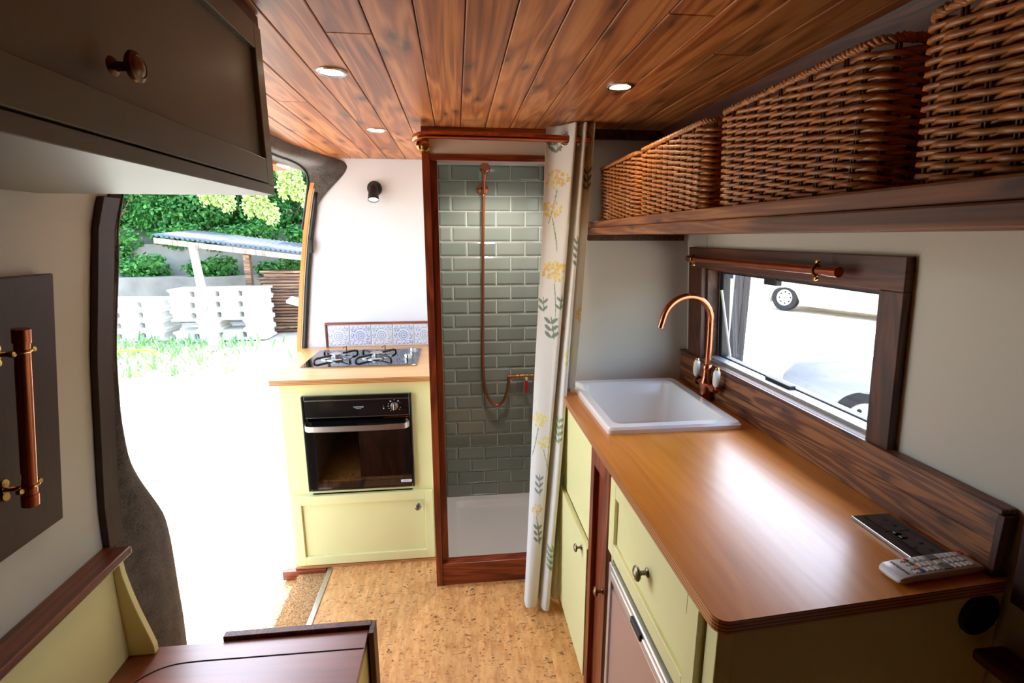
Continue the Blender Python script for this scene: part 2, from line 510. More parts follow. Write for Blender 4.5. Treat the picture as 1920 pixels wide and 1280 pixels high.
def coir_material():
    m, nt, p, o = base_mat('coir')
    tc = nt.nodes.new('ShaderNodeTexCoord')
    n = nd(nt, 'ShaderNodeTexNoise', Scale=190.0, Detail=4.0); nt.links.new(tc.outputs['Object'], n.inputs['Vector'])
    r = ramp(nt, n.outputs[0], [(0.35, srgb(120, 78, 40)), (0.7, srgb(204, 156, 96))])
    nt.links.new(r.outputs[0], p.inputs['Base Color']); p.inputs['Roughness'].default_value = 0.95
    bump(nt, p, n.outputs[0], 0.9, 0.004)


def tile_material():
    m, nt, p, o = base_mat('grey_glaze')
    oi = nt.nodes.new('ShaderNodeObjectInfo')
    r = ramp(nt, oi.outputs['Random'], [(0.0, srgb(126, 134, 123)), (1.0, srgb(142, 147, 136))])
    nt.links.new(r.outputs[0], p.inputs['Base Color'])
    p.inputs['Roughness'].default_value = 0.10; p.inputs['Coat Weight'].default_value = 0.4


def glass_material(name, tint=(1, 1, 1, 1), refl=1.0):
    m = bpy.data.materials.new(name); m.use_nodes = True; nt = m.node_tree; nt.nodes.clear(); M[name] = m
    o = nt.nodes.new('ShaderNodeOutputMaterial'); mx = nt.nodes.new('ShaderNodeMixShader')
    t = nt.nodes.new('ShaderNodeBsdfTransparent'); g = nt.nodes.new('ShaderNodeBsdfGlossy'); lw = nt.nodes.new('ShaderNodeLayerWeight')
    t.inputs[0].default_value = tint; g.inputs['Roughness'].default_value = 0.01; lw.inputs['Blend'].default_value = 0.5
    fr = math_n(nt, 'MULTIPLY_ADD', math_n(nt, 'POWER', lw.outputs['Facing'], 5.0), 0.96); fr.node.inputs[2].default_value = 0.04
    nt.links.new(math_n(nt, 'MINIMUM', math_n(nt, 'MULTIPLY', fr, refl), 1.0), mx.inputs[0])
    nt.links.new(t.outputs[0], mx.inputs[1]); nt.links.new(g.outputs[0], mx.inputs[2]); nt.links.new(mx.outputs[0], o.inputs[0])


def ground_material():
    m, nt, p, o = base_mat('yard_dirt')
    tc = nt.nodes.new('ShaderNodeTexCoord')
    n = nd(nt, 'ShaderNodeTexNoise', Scale=3.0, Detail=9.0, Roughness=0.7); nt.links.new(tc.outputs['Object'], n.inputs['Vector'])
    r = ramp(nt, n.outputs[0], [(0.28, srgb(150, 128, 104)), (0.42, srgb(196, 182, 160)), (0.75, srgb(222, 212, 196))])
    nt.links.new(r.outputs[0], p.inputs['Base Color']); p.inputs['Roughness'].default_value = 0.95
    bump(nt, p, n.outputs[0], 0.5, 0.05)


def leaf_material(name, c0, c1, c2):
    m, nt, p, o = base_mat(name)
    ge = nt.nodes.new('ShaderNodeNewGeometry')
    r = ramp(nt, ge.outputs['Random Per Island'], [(0.0, c0), (0.5, c1), (1.0, c2)])
    nt.links.new(r.outputs[0], p.inputs['Base Color']); p.inputs['Roughness'].default_value = 0.55
    tr = nt.nodes.new('ShaderNodeBsdfTranslucent'); nt.links.new(r.outputs[0], tr.inputs[0])
    mx = nt.nodes.new('ShaderNodeMixShader'); mx.inputs[0].default_value = 0.35
    nt.links.new(p.outputs[0], mx.inputs[1]); nt.links.new(tr.outputs[0], mx.inputs[2]); nt.links.new(mx.outputs[0], o.inputs[0])


def attr_material(name, attr, rough, coat=0.0, trans=0.0, weave=False):
    m, nt, p, o = base_mat(name)
    a = nt.nodes.new('ShaderNodeAttribute'); a.attribute_name = attr
    nt.links.new(a.outputs['Color'], p.inputs['Base Color']); p.inputs['Roughness'].default_value = rough; p.inputs['Coat Weight'].default_value = coat
    if weave:
        p.inputs['Sheen Weight'].default_value = 0.2
        tc = nt.nodes.new('ShaderNodeTexCoord'); n = nd(nt, 'ShaderNodeTexNoise', Scale=700.0, Detail=1.0)
        nt.links.new(tc.outputs['Object'], n.inputs['Vector']); bump(nt, p, n.outputs[0], 0.15, 0.0006)
    if trans:
        tr = nt.nodes.new('ShaderNodeBsdfTranslucent'); nt.links.new(a.outputs['Color'], tr.inputs[0])
        mx = nt.nodes.new('ShaderNodeMixShader'); mx.inputs[0].default_value = trans
        nt.links.new(p.outputs[0], mx.inputs[1]); nt.links.new(tr.outputs[0], mx.inputs[2]); nt.links.new(mx.outputs[0], o.inputs[0])


felt_material(); cork_material(); coir_material(); tile_material(); ground_material()
glass_material('clear_glass'); glass_material('oven_glass', (0.45, 0.42, 0.40, 1), 2.4)
leaf_material('ivy_leaf', srgb(34, 92, 34), srgb(62, 134, 52), srgb(110, 172, 76))
leaf_material('maple_leaf', srgb(160, 190, 100), srgb(198, 216, 138), srgb(224, 234, 172))
leaf_material('weed_leaf', srgb(96, 142, 80), srgb(150, 182, 120), srgb(200, 208, 168))
attr_material('floral_cloth', 'print', 0.8, trans=0.12, weave=True)
attr_material('blue_glaze', 'print', 0.2, coat=0.3)

# ------------------------------------------------------------------ the van's shell
ZL = [0, .4, .85, 1.2, 1.5, 1.65, 1.8, 1.88]; XLs = [-.89, -.885, -.865, -.825, -.775, -.725, -.65, -.595]
ZR = [0, .9, 1.02, 1.45, 1.6, 1.75, 1.88]; XRs = [.95, .95, .94, .912, .89, .84, .77]
ZO = [-.3, 0, .4, .866, 1.276, 1.491, 1.70, 1.752]; XOs = [-.905, -.90, -.885, -.857, -.806, -.772, -.729, -.712]
xl = lambda z: interp(z, ZL, XLs)
xr = lambda z: interp(z, ZR, XRs)
xo = lambda z: interp(z, ZO, XOs)
CEIL = 1.866
WY0, WY1, WZ0, WZ1 = .965, 1.75, 1.03, 1.37        # kitchen window opening


def prof(fx, z0, z1, x_out, n=20):
    zs = [lerp(z0, z1, i / n) for i in range(n + 1)]
    return [(fx(z), z) for z in zs] + [(x_out, z1), (x_out, z0)]


along_y = lambda u, v, w: (u, w, v)

b = MB()
b.box(-.60, .97, -1.6, 2.72, -.05, 0); b.box(-.93, -.60, -1.6, 1.215, -.05, 0); b.box(-.80, -.60, 2.10, 2.72, -.05, -.002)
b.box(-.80, -.60, 1.215, 2.10, -.10, -.045)
structure(b.obj('floor', 'cork', origin=(0, 0, 0)))
structure(MB().box(-.613, -.591, 1.215, 2.078, -.046, .004).obj('trim_1', 'aluminium', bevel=.0015, label='pale metal edging strip between cork floor and coir step'))

b = MB(); b.prism(prof(xl, -.05, 1.90, -1.0), .10, 1.215, along_y)
structure(b.obj('wall_left', 'side_lining', origin=(-.9, .7, 0)))
b = MB(); b.prism(prof(xl, -.05, 1.90, -1.0), -1.6, .10, along_y)
structure(b.obj('wall_left_rear', 'felt', origin=(-.9, -.8, 0)))  # unseen rear wall, given dark felt to cut bounce light
b = MB()
b.prism(prof(xr, -.05, 1.90, 1.03), .0, WY0, along_y); b.prism(prof(xr, -.05, 1.90, 1.03), WY1, 2.72, along_y)
b.prism(prof(xr, -.05, WZ0, 1.03), WY0, WY1, along_y); b.prism(prof(xr, WZ1, 1.90, 1.03), WY0, WY1, along_y)
bmesh.ops.remove_doubles(b.bm, verts=b.bm.verts, dist=.0001)
structure(b.obj('wall_right', 'side_lining', origin=(.95, 1.3, 0)))
b = MB(); b.prism(prof(xr, -.05, 1.90, 1.03), -1.6, .0, along_y)
structure(b.obj('wall_right_rear', 'felt', origin=(.95, -.8, 0)))  # also out of view; dark felt keeps the rear from bouncing light
b = MB()
zz = [lerp(0, 1.75, i / 14) for i in range(15)]
poly = [(xo(z) + .03, z) for z in zz] + [(-.70, 1.80), (-.62, 1.90), (1.0, 1.90), (1.0, 0)]
b.prism(poly, 2.70, 2.76, along_y)
structure(b.obj('wall_front', 'white_wall', origin=(0, 2.7, 0)))
b = MB(); b.prism([(.44, 0)] + [(xr(z), z) for z in [0, .9, 1.02, 1.45, 1.6, 1.75, CEIL]] + [(.44, CEIL)], 1.905, 1.935, along_y)
structure(b.obj('wall_divider', 'side_lining', origin=(.7, 1.92, 0)))
structure(MB().box(-1.0, 1.03, -1.66, -1.6, -.05, 1.93).obj('wall_rear', 'dark_pine_upright'))

# ceiling with a plank for every board
ceil = structure(MB().box(-1.0, 1.03, -1.66, 2.76, CEIL + .012, CEIL + .08).obj('ceiling', 'dark_pine'))
PITCH = .0893
joints = {-3: [1.09], 4: [.94], 6: [1.12], -6: [1.62], 1: [.30], 8: [1.5], -1: [-.2], 3: [-.4], 5: [.25], -4: [.1]}
pl_mesh = {}
for k in range(-9, 11):
    x0 = .026 + PITCH * k
    cuts = [-1.6] + joints.get(k, [-.9 + .13 * (k % 5)]) + [2.70]
    for y0, y1 in zip(cuts, cuts[1:]):
        if x0 + PITCH > .99: continue
        MB().box(x0 + .0012, x0 + PITCH - .0012, y0 + .0008, y1 - .0008, CEIL, CEIL + .0119).obj('plank', 'ceiling_pine', ceil, bevel=.0016, seg=1)

b = MB(); zs = [lerp(1.512, CEIL, i / 10) for i in range(11)]  # added dark sheet; its colour stands in for shade on the upper wall
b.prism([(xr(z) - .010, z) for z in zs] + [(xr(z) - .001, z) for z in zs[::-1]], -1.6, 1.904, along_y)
structure(b.obj('trim_4', 'dark_pine', label='dark sheet standing in for shade on the wall above the basket shelf'))
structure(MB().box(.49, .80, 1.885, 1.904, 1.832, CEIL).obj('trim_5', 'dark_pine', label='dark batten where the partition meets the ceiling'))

# sliding door opening: grey felt linings, black seal, orange jamb
door = structure(empty('door_1', (-.87, 1.95, 0)))
EZ = [-.05, .231, .378, .465, .617, .713, .812, .917, 1.042, 1.18, 1.286, 1.436, 1.582, 1.75]
EY = [1.445, 1.447, 1.450, 1.442, 1.431, 1.414, 1.356, 1.298, 1.274, 1.268, 1.267, 1.271, 1.263, 1.255]
ye = lambda z: interp(z, EZ, EY)


def ye_s(z): return (ye(z - .03) + ye(z) * 2 + ye(z + .03)) / 4


def rear_lining(u, v):
    z = lerp(-.05, 1.80, v); X = xl(z); e = ye_s(z)
    w = min(1.0, max(0, (e - 1.25) / .15))
    pts = [(X + .002, 1.212), (X + .005, 1.224), (X + .013 + .016 * w, lerp(1.222, e, .40)), (X + .014 + .018 * w, e - .026 - .014 * w), (X + .006, e - .010), (X - .004, e), (X - .03, e + .003), (X - .10, e + .004)]
    t = u * (len(pts) - 1); i = min(int(t), len(pts) - 2); f = t - i
    return (lerp(pts[i][0], pts[i + 1][0], f), lerp(pts[i][1], pts[i + 1][1], f), z)


MB().grid(rear_lining, 21, 60).obj('rear_lining', 'felt', door, smooth='all', solid=.004)
b = MB(); b.tube([(xl(z) - .045, ye_s(z) + .012, z) for z in [lerp(-.05, 1.78, i / 50) for i in range(51)]], .011, 8)
b.obj('door_seal', 'black_rubber', door, smooth='all')
A = [(-.70, 1.2, CEIL - .002), (-.70, 2.14, CEIL - .002), (-.665, 2.4, CEIL - .002), (-.60, 2.66, CEIL - .002), (-.545, 2.698, 1.845), (-.553, 2.698, 1.794), (-.695, 2.698, 1.645), (-.742, 2.698, 1.518)]
B = [(-.72, 1.2, 1.80), (-.72, 2.19, 1.813), (-.72, 2.41, 1.82), (-.72, 2.57, 1.818), (-.712, 2.645, 1.795), (-.714, 2.678, 1.752), (-.735, 2.687, 1.649), (-.765, 2.692, 1.52)]
As, Bs = smooth_path(A, 8), smooth_path(B, 8)


def header_lining(u, v):
    i = min(int(round(v * (len(As) - 1))), len(As) - 1); a, c = As[i], Bs[i]
    if u <= .8:
        t = u / .8; q = a.lerp(c, t); bul = math.sin(math.pi * t) * .022
        return q + Vector((.7, -.4 * v, -.6)).normalized() * bul
    t = (u - .8) / .2
    k = 1 - min(1, max(0, (v - .42) / .2))
    return c + Vector((-.012 * t - .10 * t * k, .012 * t, .004 * t))


MB().grid(header_lining, 15, len(As) - 1).obj('header_lining', 'felt', door, smooth='all', solid=.003)
b = MB(); b.tube([Vector(p) + Vector((-.012, 0, -.004)) for p in Bs], .006, 8); b.obj('header_seal', 'black_rubber', door, smooth='all')


def strip(a0, a1, y0, y1, z0=-.05, z1=1.752, n=26):
    m = MB()
    zs = [lerp(z0, z1, i / n) for i in range(n + 1)]
    m.prism([(xo(z) + a0, z) for z in zs] + [(xo(z) + a1, z) for z in zs[::-1]], y0, y1, along_y)
    return m


strip(0, .019, 2.678, 2.74).obj('jamb', 'orange_paint', door, label='orange painted door jamb')
strip(.019, .026, 2.681, 2.74).obj('jamb_edge', 'rope_beige', door)
b = MB(); b.tube([(xo(z) + .038, 2.690, z) for z in [lerp(-.05, 1.70, i / 40) for i in range(41)]], .0125, 10)
b.obj('front_seal', 'black_rubber', door, smooth='all')
b = MB(); b.box(-.745, -.725, 2.66, 2.678, 1.40, 1.47)
b.obj('door_catch', 'black_matt', door, bevel=.003)
MB().box(-1.0, -.83, 1.2, 2.76, 1.81, 1.95).obj('roof_rail', 'orange_paint', door)

# upright dark wooden strip between the white wall and the felt
b = MB(); zs = [lerp(.735, 1.565, i / 24) for i in range(25)]
b.prism([(xl(z) + .001, z) for z in zs] + [(xl(z) + .016, z) for z in zs[::-1]], 1.178, 1.232, along_y)
structure(b.obj('trim_2', 'mahogany_stain', bevel=.0015, seg=1, label='dark stained upright strip edging the door opening'))

# ------------------------------------------------------------------ kitchen window
win = structure(empty('window_1', (.93, (WY0 + WY1) / 2, WZ0)))
wfn = lambda y, z, n: (interp(z, [.95, 1.5], [.9435, .9085]) - n, y, z)      # n: out from the wall towards the room
FY0, FY1, FZ1 = .905, 1.852, 1.442
ft = .021
for nm, u0, u1, v0, v1, mt in (('frame_head', FY0, FY1, WZ1, FZ1, 'dark_pine'), ('frame_stile', FY0, WY0, 1.0, WZ1, 'dark_pine_upright'), ('frame_stile', WY1, FY1, 1.0, WZ1, 'dark_pine_upright'), ('frame_sill', WY0, WY1, 1.0, WZ0, 'dark_pine')):
    MB().fbox(wfn, u0, u1, v0, v1, 0, ft).obj(nm, mt, win, bevel=.002, seg=2)
b = MB()      # wooden lining of the opening
b.fbox(wfn, WY1 - .010, WY1, WZ0, WZ1, -.045, 0); b.fbox(wfn, WY0, WY0 + .008, WZ0, WZ1, -.045, 0); b.fbox(wfn, WY0, WY1, WZ1 - .008, WZ1, -.045, 0)
b.obj('lining', 'dark_pine', win)
b = MB()
for (u0, u1, v0, v1) in ((WY0 + .008, WY0 + .024, WZ0, WZ1), (WY1 - .034, WY1 - .010, WZ0, WZ1), (WY0 + .008, WY1 - .01, WZ1 - .020, WZ1 - .008), (WY0 + .008, WY1 - .01, WZ0, WZ0 + .014)):
    b.fbox(wfn, u0, u1, v0, v1, -.075, -.045)
b.obj('glazing_frame', 'black_rubber', win, bevel=.003)
MB().fbox(wfn, WY0 + .02, WY1 - .02, WZ0 + .01, WZ1 - .014, -.066, -.061).obj('pane', 'clear_glass', win)
MB().fbox(wfn, WY0 + .006, WY1 - .012, WZ0 - .004, WZ0 + .010, -.046, -.006).obj('sill_channel', 'fridge_trim', win, bevel=.002)
MB().fbox(wfn, 1.40, 1.46, WZ1 - .035, WZ1 - .010, -.058, -.036).obj('catch', 'black_matt', win, bevel=.003)
MB().fbox(wfn, 1.30, 1.42, WZ0 + .010, WZ0 + .020, -.05, -.028).obj('catch', 'black_matt', win, bevel=.003)
b = MB(); b.tube([wfn(1.715, 1.29, -.04), wfn(1.665, 1.05, -.052)], .0045, 8); b.obj('stay_arm', 'white_plastic', win, smooth=True)
MB().fbox(wfn, 1.675, 1.70, 1.335, 1.350, -.0605, -.060).obj('sticker', plain('blue_sticker', srgb(120, 150, 214), .5), win)

# ------------------------------------------------------------------ shower room shell: tiled walls
SX0, SX1, SYB = -.083, .455, 2.60
TZ0, TP, TW = .036, .0748, .15
ws = structure(MB().box(-.115, .47, SYB, 2.70, 0, CEIL).obj('wall_shower', 'grout'))
tm = MB(); w2, h2, e = TW / 2 - .0019, TP / 2 - .0019, .008
P0 = [(-w2, 0, -h2), (w2, 0, -h2), (w2, 0, h2), (-w2, 0, h2)]
P1 = [(-w2, -.004, -h2), (w2, -.004, -h2), (w2, -.004, h2), (-w2, -.004, h2)]
P2 = [(-w2 + e, -.008, -h2 + e), (w2 - e, -.008, -h2 + e), (w2 - e, -.008, h2 - e), (-w2 + e, -.008, h2 - e)]


def tile_mesh(wl, wr):
    """a bevelled metro tile from wl to wr"""
    m = MB(); g = .0019
    def ring(d, y): return [m.bm.verts.new(p) for p in ((wl + g + d, y, -h2 + d), (wr - g - d, y, -h2 + d), (wr - g - d, y, h2 - d), (wl + g + d, y, h2 - d))]
    r0, r1, r2 = ring(0, 0), ring(0, -.0022), ring(e, -.006)
    for a, c in ((r0, r1), (r1, r2)):
        for i in range(4): m.bm.faces.new((a[i], a[(i + 1) % 4], c[(i + 1) % 4], c[i]))
    m.bm.faces.new(r2)
    bmesh.ops.recalc_face_normals(m.bm, faces=m.bm.faces)
    me = bpy.data.meshes.new('tile'); m.bm.to_mesh(me); m.bm.free(); me.materials.append(M['grey_glaze'])
    return me


cache = {}
row = 0
while TZ0 + TP * (row + .5) < CEIL:
    zc = TZ0 + TP * (row + .5)
    s0 = .057 - 5 * TW + (0 if row % 2 == 0 else TW / 2)
    x = s0
    while x < SX1:
        a, c = max(x, SX0), min(x + TW, SX1)
        if c - a > .012:
            key = (round(c - a, 3))
            if key not in cache: cache[key] = tile_mesh(-(c - a) / 2, (c - a) / 2)
            link('tile', cache[key], None, ws, ((a + c) / 2, SYB, zc))
        x += TW
    row += 1
# side wall on the cooker side, tiled too
wsl = structure(MB().box(-.115, SX0 - .008, 1.96, SYB, 0, CEIL).obj('wall_shower_left', 'grout'))
b = MB()
for r_ in range(row):
    z0 = TZ0 + TP * r_
    yy = SYB - (TW / 2 if r_ % 2 else TW) 
    edges = [SYB - .008]
    while yy > 1.97: edges.append(yy); yy -= TW
    edges.append(1.965)
    for y1, y0 in zip(edges, edges[1:]):
        if y1 - y0 > .02:
            b.hexa([(SX0 - .008, y0 + .001, z0 + .001), (SX0 - .008, y1 - .001, z0 + .001), (SX0 - .008, y1 - .001, z0 + TP - .001), (SX0 - .008, y0 + .001, z0 + TP - .001),
                    (SX0, y0 + .006, z0 + .006), (SX0, y1 - .006, z0 + .006), (SX0, y1 - .006, z0 + TP - .006), (SX0, y0 + .006, z0 + TP - .006)])
b.obj('side_tiles', 'grey_glaze', wsl, kind='stuff')
structure(MB().box(SX1, .47, 1.935, SYB, 0, CEIL).obj('wall_shower_right', 'white_wall'))
structure(MB().box(-.083, SX1, 1.96, SYB - .009, 1.858, CEIL).obj('trim_3', 'white_wall', label='white ceiling board inside the shower'))

t = thing('shower_fill_light', (.19, 2.25, 1.857), 'added round fill light, unseen, inside the tiled shower', 'ceiling light')  # unseen lamp added to brighten the tiles and tray
MB().lathe([(.050, 0), (.050, -.004), (.044, -.010), (.040, -.008)], (.19, 2.25, 1.8575), seg=32).obj('bezel', 'steel', t, smooth=True)
MB().lathe([(.042, -.007), (0, -.009)], (.19, 2.25, 1.8575), seg=28).obj('lens', 'spot_disc', t)
ld = bpy.data.lights.new('shower_fill_beam', 'SPOT'); ld.energy = 34.0; ld.color = (1.0, .92, .86); ld.spot_size = R(150); ld.spot_blend = .6; ld.shadow_soft_size = .04
lo = bpy.data.objects.new('shower_fill_beam', ld); COL.objects.link(lo); lo.parent = t; lo.location = (0, 0, -.02)

# tray
t = thing('shower_tray', (.19, 2.27, 0), 'white acrylic shower tray behind the wooden sill', 'shower tray')
b = MB()
o_, i_ = rrect(SX0 + .001, SX1 - .001, 1.962, SYB - .002, .012), rrect(SX0 + .05, SX1 - .05, 2.0, SYB - .05, .03)
levels = [(o_, 0.0), (o_, .034), (i_, .034), (rrect(SX0 + .07, SX1 - .07, 2.02, SYB - .07, .03), .010), (rrect(.30, .38, 2.08, 2.16, .03), .006)]
rg = [[b.bm.verts.new((p[0], p[1], z)) for p in poly] for poly, z in levels]
for a, c in zip(rg, rg[1:]):
    for i in range(len(a)): b.bm.faces.new((a[i], a[(i + 1) % len(a)], c[(i + 1) % len(a)], c[i]))
b.bm.faces.new(rg[-1])
b.obj('tray', 'tray_acrylic', t, smooth=True)
MB().lathe([(0, .004), (.03, .004), (.034, 0), (.034, -.002)], (.355, 2.12, .010), seg=20).obj('drain_cover', 'steel', t, smooth=True)

# ------------------------------------------------------------------ wooden frame around the shower door
t = structure(empty('door_2', (.15, 1.93, 0)))
t['label'] = 'reddish stained pine frame around the shower opening'
MB().box(-.115, -.088, 1.905, 1.96, 0, CEIL).obj('post', 'red_pine', t, bevel=.0015)
MB().box(-.088, -.062, 1.925, 1.96, .10, 1.772).obj('jamb', 'red_pine', t, bevel=.0015)
MB().box(-.088, .43, 1.905, 1.96, 1.849, CEIL).obj('top_rail', 'red_pine_across', t, bevel=.0015)
MB().box(-.088, .43, 1.912, 1.95, 1.772, 1.849).obj('fascia', 'fascia_paint', t)
MB().box(-.088, .43, 1.907, 1.96, 1.752, 1.774).obj('header', 'red_pine_across', t, bevel=.0015)
MB().box(-.088, .43, 1.909, 1.957, 0, .102).obj('sill', 'red_pine_across', t, bevel=.002)
MB().box(.415, .44, 1.905, 1.96, .102, 1.752).obj('jamb', 'red_pine', t, bevel=.0015)

# ------------------------------------------------------------------ shared fittings
def knob(parent, base, axis, mat, s=1.0, name='knob', label=None, oval=1.0):
    b = MB()
    b.lathe([(0, 0), (.0085 * s, 0), (.0095 * s, .0012 * s), (.0085 * s, .003 * s), (.0048 * s, .005 * s), (.0042 * s, .012 * s), (.0052 * s, .016 * s),
             (.0125 * s, .0185 * s), (.0150 * s, .0215 * s), (.0142 * s, .0245 * s), (.0105 * s, .027 * s), (.0095 * s, .0262 * s), (.005 * s, .0285 * s), (0, .029 * s)], base, axis, 24)
    if oval != 1.0:
        for v in b.bm.verts: v.co.z = base[2] + (v.co.z - base[2]) * oval
    return b.obj(name, mat, parent, smooth=True, label=label)


def shaker(parent, fn, u0, u1, v0, v1, st, th, mat, name='door', rec=.010, rail=None, label=None):
    rl = rail or st
    d = MB()
    d.fbox(fn, u0, u0 + st, v0, v1, 0, th); d.fbox(fn, u1 - st, u1, v0, v1, 0, th)
    d.fbox(fn, u0 + st, u1 - st, v0, v0 + rl, 0, th); d.fbox(fn, u0 + st, u1 - st, v1 - rl, v1, 0, th)
    o = d.obj(name, mat, parent, bevel=.0012, seg=1, label=label)
    MB().fbox(fn, u0 + st, u1 - st, v0 + rl, v1 - rl, 0, th - rec).obj('panel', mat, o)
    return o


front = lambda y0: (lambda u, v, n: (u, y0 - n, v))
side = lambda x0: (lambda u, v, n: (x0 - n, u, v))

# ------------------------------------------------------------------ cooker cabinet, worktop, hob, oven
CX0, CX1, CYF = -.757, -.118, 2.10
cc = thing('cooker_cabinet', (-.44, 2.4, 0), 'pale cream cabinet housing the oven beside the shower', 'cabinet')
b = MB()      # carcass with an open bay for the oven
b.box(CX0, CX0 + .02, CYF + .018, 2.695, .012, .876); b.box(CX1 - .02, CX1, CYF + .018, 2.695, .012, .876)
b.box(CX0 + .02, CX1 - .02, CYF + .018, 2.695, .012, .03); b.box(CX0 + .02, CX1 - .02, 2.68, 2.695, .03, .876); b.box(CX0 + .02, CX1 - .02, CYF + .018, 2.68, .365, .378)
b.obj('carcass', 'cream_paint', cc)
b = MB()
OX0, OX1, OZ0, OZ1 = -.655, -.220, .395, .808
b.box(CX0, OX0, CYF, CYF + .018, .012, .876); b.box(OX1, CX1, CYF, CYF + .018, .012, .876)
b.box(OX0, OX1, CYF, CYF + .018, OZ1, .876); b.box(OX0, OX1, CYF, CYF + .018, .366, OZ0); b.box(OX0, OX1, CYF, CYF + .018, .012, .02)
b.obj('face_frame', 'cream_paint', cc)
d = shaker(cc, front(CYF), -.742, -.130, .020, .360, .036, .018, 'cream_paint', 'door', rail=.042)
knob(d, (-.196, CYF - .018, .292), (0, -1, 0), 'pewter', 1.0)
MB().box(CX0, CX1, CYF - .012, CYF + .1, .001, .012).obj('plinth_edge', 'hob_ply', cc)
MB().box(-.812, -.622, 2.076, 2.0975, -.043, -.001).obj('plinth_board', 'red_pine_across', cc, bevel=.0012)

poly = [(-.780, 2.06), (-.118, 2.06), (-.118, 2.698), (-.830, 2.698)]
ht = MB(); ht.prism(poly, .8765, .9005, lambda u, v, w: (u, v, w))
tag(ht.obj('hob_worktop', 'hob_ply', bevel=.002), 'light honey plywood worktop under the gas hob', 'worktop')

HX0, HX1, HY0, HY1, HZ = -.712, -.192, 2.245, 2.590, .9008
t = thing('gas_hob', (-.45, 2.42, HZ), 'black glass gas hob with two burners', 'hob')
b = MB(); b.prism(rrect(HX0, HX1, HY0, HY1, .006), HZ, HZ + .006); b.obj('glass_plate', 'black_glass', t, bevel=.001, seg=1)
MB().box(HX0, HX1, HY0 - .003, HY0 + .001, HZ, HZ + .005).obj('front_trim', 'steel', t)
for bx in (-.588, -.398):
    by = 2.42
    br = empty('burner', (bx, by, HZ + .006), t)
    MB().lathe([(.074, 0), (.074, .003), (.066, .006), (.044, .007), (.030, .004), (.030, .002)], (bx, by, HZ + .006), seg=32).obj('burner_dish', 'steel', br, smooth=True)
    MB().lathe([(.026, .003), (.026, .016), (.030, .017), (.030, .021), (.020, .023), (.0, .0235)], (bx, by, HZ + .006), seg=24).obj('burner_cap', 'brushed_steel', br, smooth=True)
    b = MB(); zt = HZ + .022
    for a in (45, 135, 225, 315):
        c, s = math.cos(R(a)), math.sin(R(a))
        pts = [(bx + c * .115, by + s * .135, HZ + .007), (bx + c * .113, by + s * .132, zt - .006), (bx + c * .10, by + s * .115, zt), (bx + c * .028, by + s * .03, zt)]
        b.tube(pts, .0055, 6)
    b.obj('pan_support', 'cast_iron', br, smooth=True)
    b = MB(); b.tube([(bx + .03, by + .085, HZ + .006), (bx + .03, by + .085, HZ + .045), (bx + .014, by + .082, HZ + .034)], .0022, 6)
    b.obj('igniter', 'cast_iron', br)
for (kx, ky) in ((-.243, 2.365), (-.228, 2.500)):
    k = MB(); k.lathe([(.021, 0), (.021, .004), (.017, .006), (.0155, .020), (.013, .023), (0, .023)], (kx, ky, HZ + .006), seg=24); k.obj('control_knob', 'steel', t, smooth=True)

# oven
ov = thing('built_in_oven', (-.4375, CYF, .382), 'black built-in oven with steel bar handle and glass door', 'oven')
f_ov = front(CYF)
ox0, ox1, oz0, oz1 = -.668, -.207, .382, .820
b = MB()
b.box(OX0 + .003, OX0 + .012, CYF + .012, 2.55, OZ0 + .004, OZ1 - .004); b.box(OX1 - .012, OX1 - .003, CYF + .012, 2.55, OZ0 + .004, OZ1 - .004)
b.box(OX0 + .012, OX1 - .012, CYF + .012, 2.55, OZ0 + .004, OZ0 + .012); b.box(OX0 + .012, OX1 - .012, CYF + .012, 2.55, .70, OZ1 - .004)
b.box(OX0 + .012, OX1 - .012, 2.542, 2.55, OZ0 + .012, .70)
b.obj('cavity', 'black_enamel', ov)
b = MB()
b.fbox(f_ov, ox0, ox0 + .012, oz0, oz1, .0005, .016); b.fbox(f_ov, ox1 - .012, ox1, oz0, oz1, .0005, .016)
b.fbox(f_ov, ox0 + .012, ox1 - .012, oz1 - .020, oz1, .0005, .018); b.fbox(f_ov, ox0 + .012, ox1 - .012, oz0, oz0 + .012, .0005, .016)
b.obj('surround', 'black_enamel', ov, bevel=.003)
cp = MB().fbox(f_ov, ox0 + .012, ox1 - .012, .724, .799, .0005, .014).obj('control_panel', 'black_enamel', ov, bevel=.0015)
MB().fbox(f_ov, ox0 + .014, ox1 - .014, .797, .8000, .0142, .0155).obj('trim_line', 'steel', cp)
MB().fbox(f_ov, ox0 + .014, ox1 - .014, .7215, .7245, .0142, .0155).obj('trim_line', 'steel', cp)
MB().fbox(f_ov, -.330, -.222, .7125, .7165, .010, .0145).obj('vent_slot', 'copper', ov)
b = MB().lathe([(.017, 0), (.017, .003), (.0155, .005), (.0145, .018), (.013, .020), (0, .020)], (-.280, CYF - .014, .766), (0, -1, 0), 28)
kb = b.obj('dial', 'brushed_steel', cp, smooth=True)
MB().fbox(f_ov, -.2825, -.2775, .752, .780, .033, .0365).obj('dial_grip', 'steel', kb, bevel=.001)
b = MB()
for a, wd_, hg in ((128, .006, .005), (90, .003, .003), (52, .006, .005), (28, .002, .003), (160, .003, .002), (182, .006, .0022), (206, .005, .002), (-18, .004, .002), (-40, .005, .002), (232, .004, .002)):
    cx, cz = -.280 + .0265 * math.cos(R(a)), .766 + .0265 * math.sin(R(a))
    b.fbox(f_ov, cx - wd_ / 2, cx + wd_ / 2, cz - hg / 2, cz + hg / 2, .0141, .0146)
b.obj('dial_marks', 'pale_print', cp)
MB().fbox(f_ov, -.329, -.322, .752, .772, .0138, .017).obj('lighter_button', 'black_matt', cp, bevel=.001)
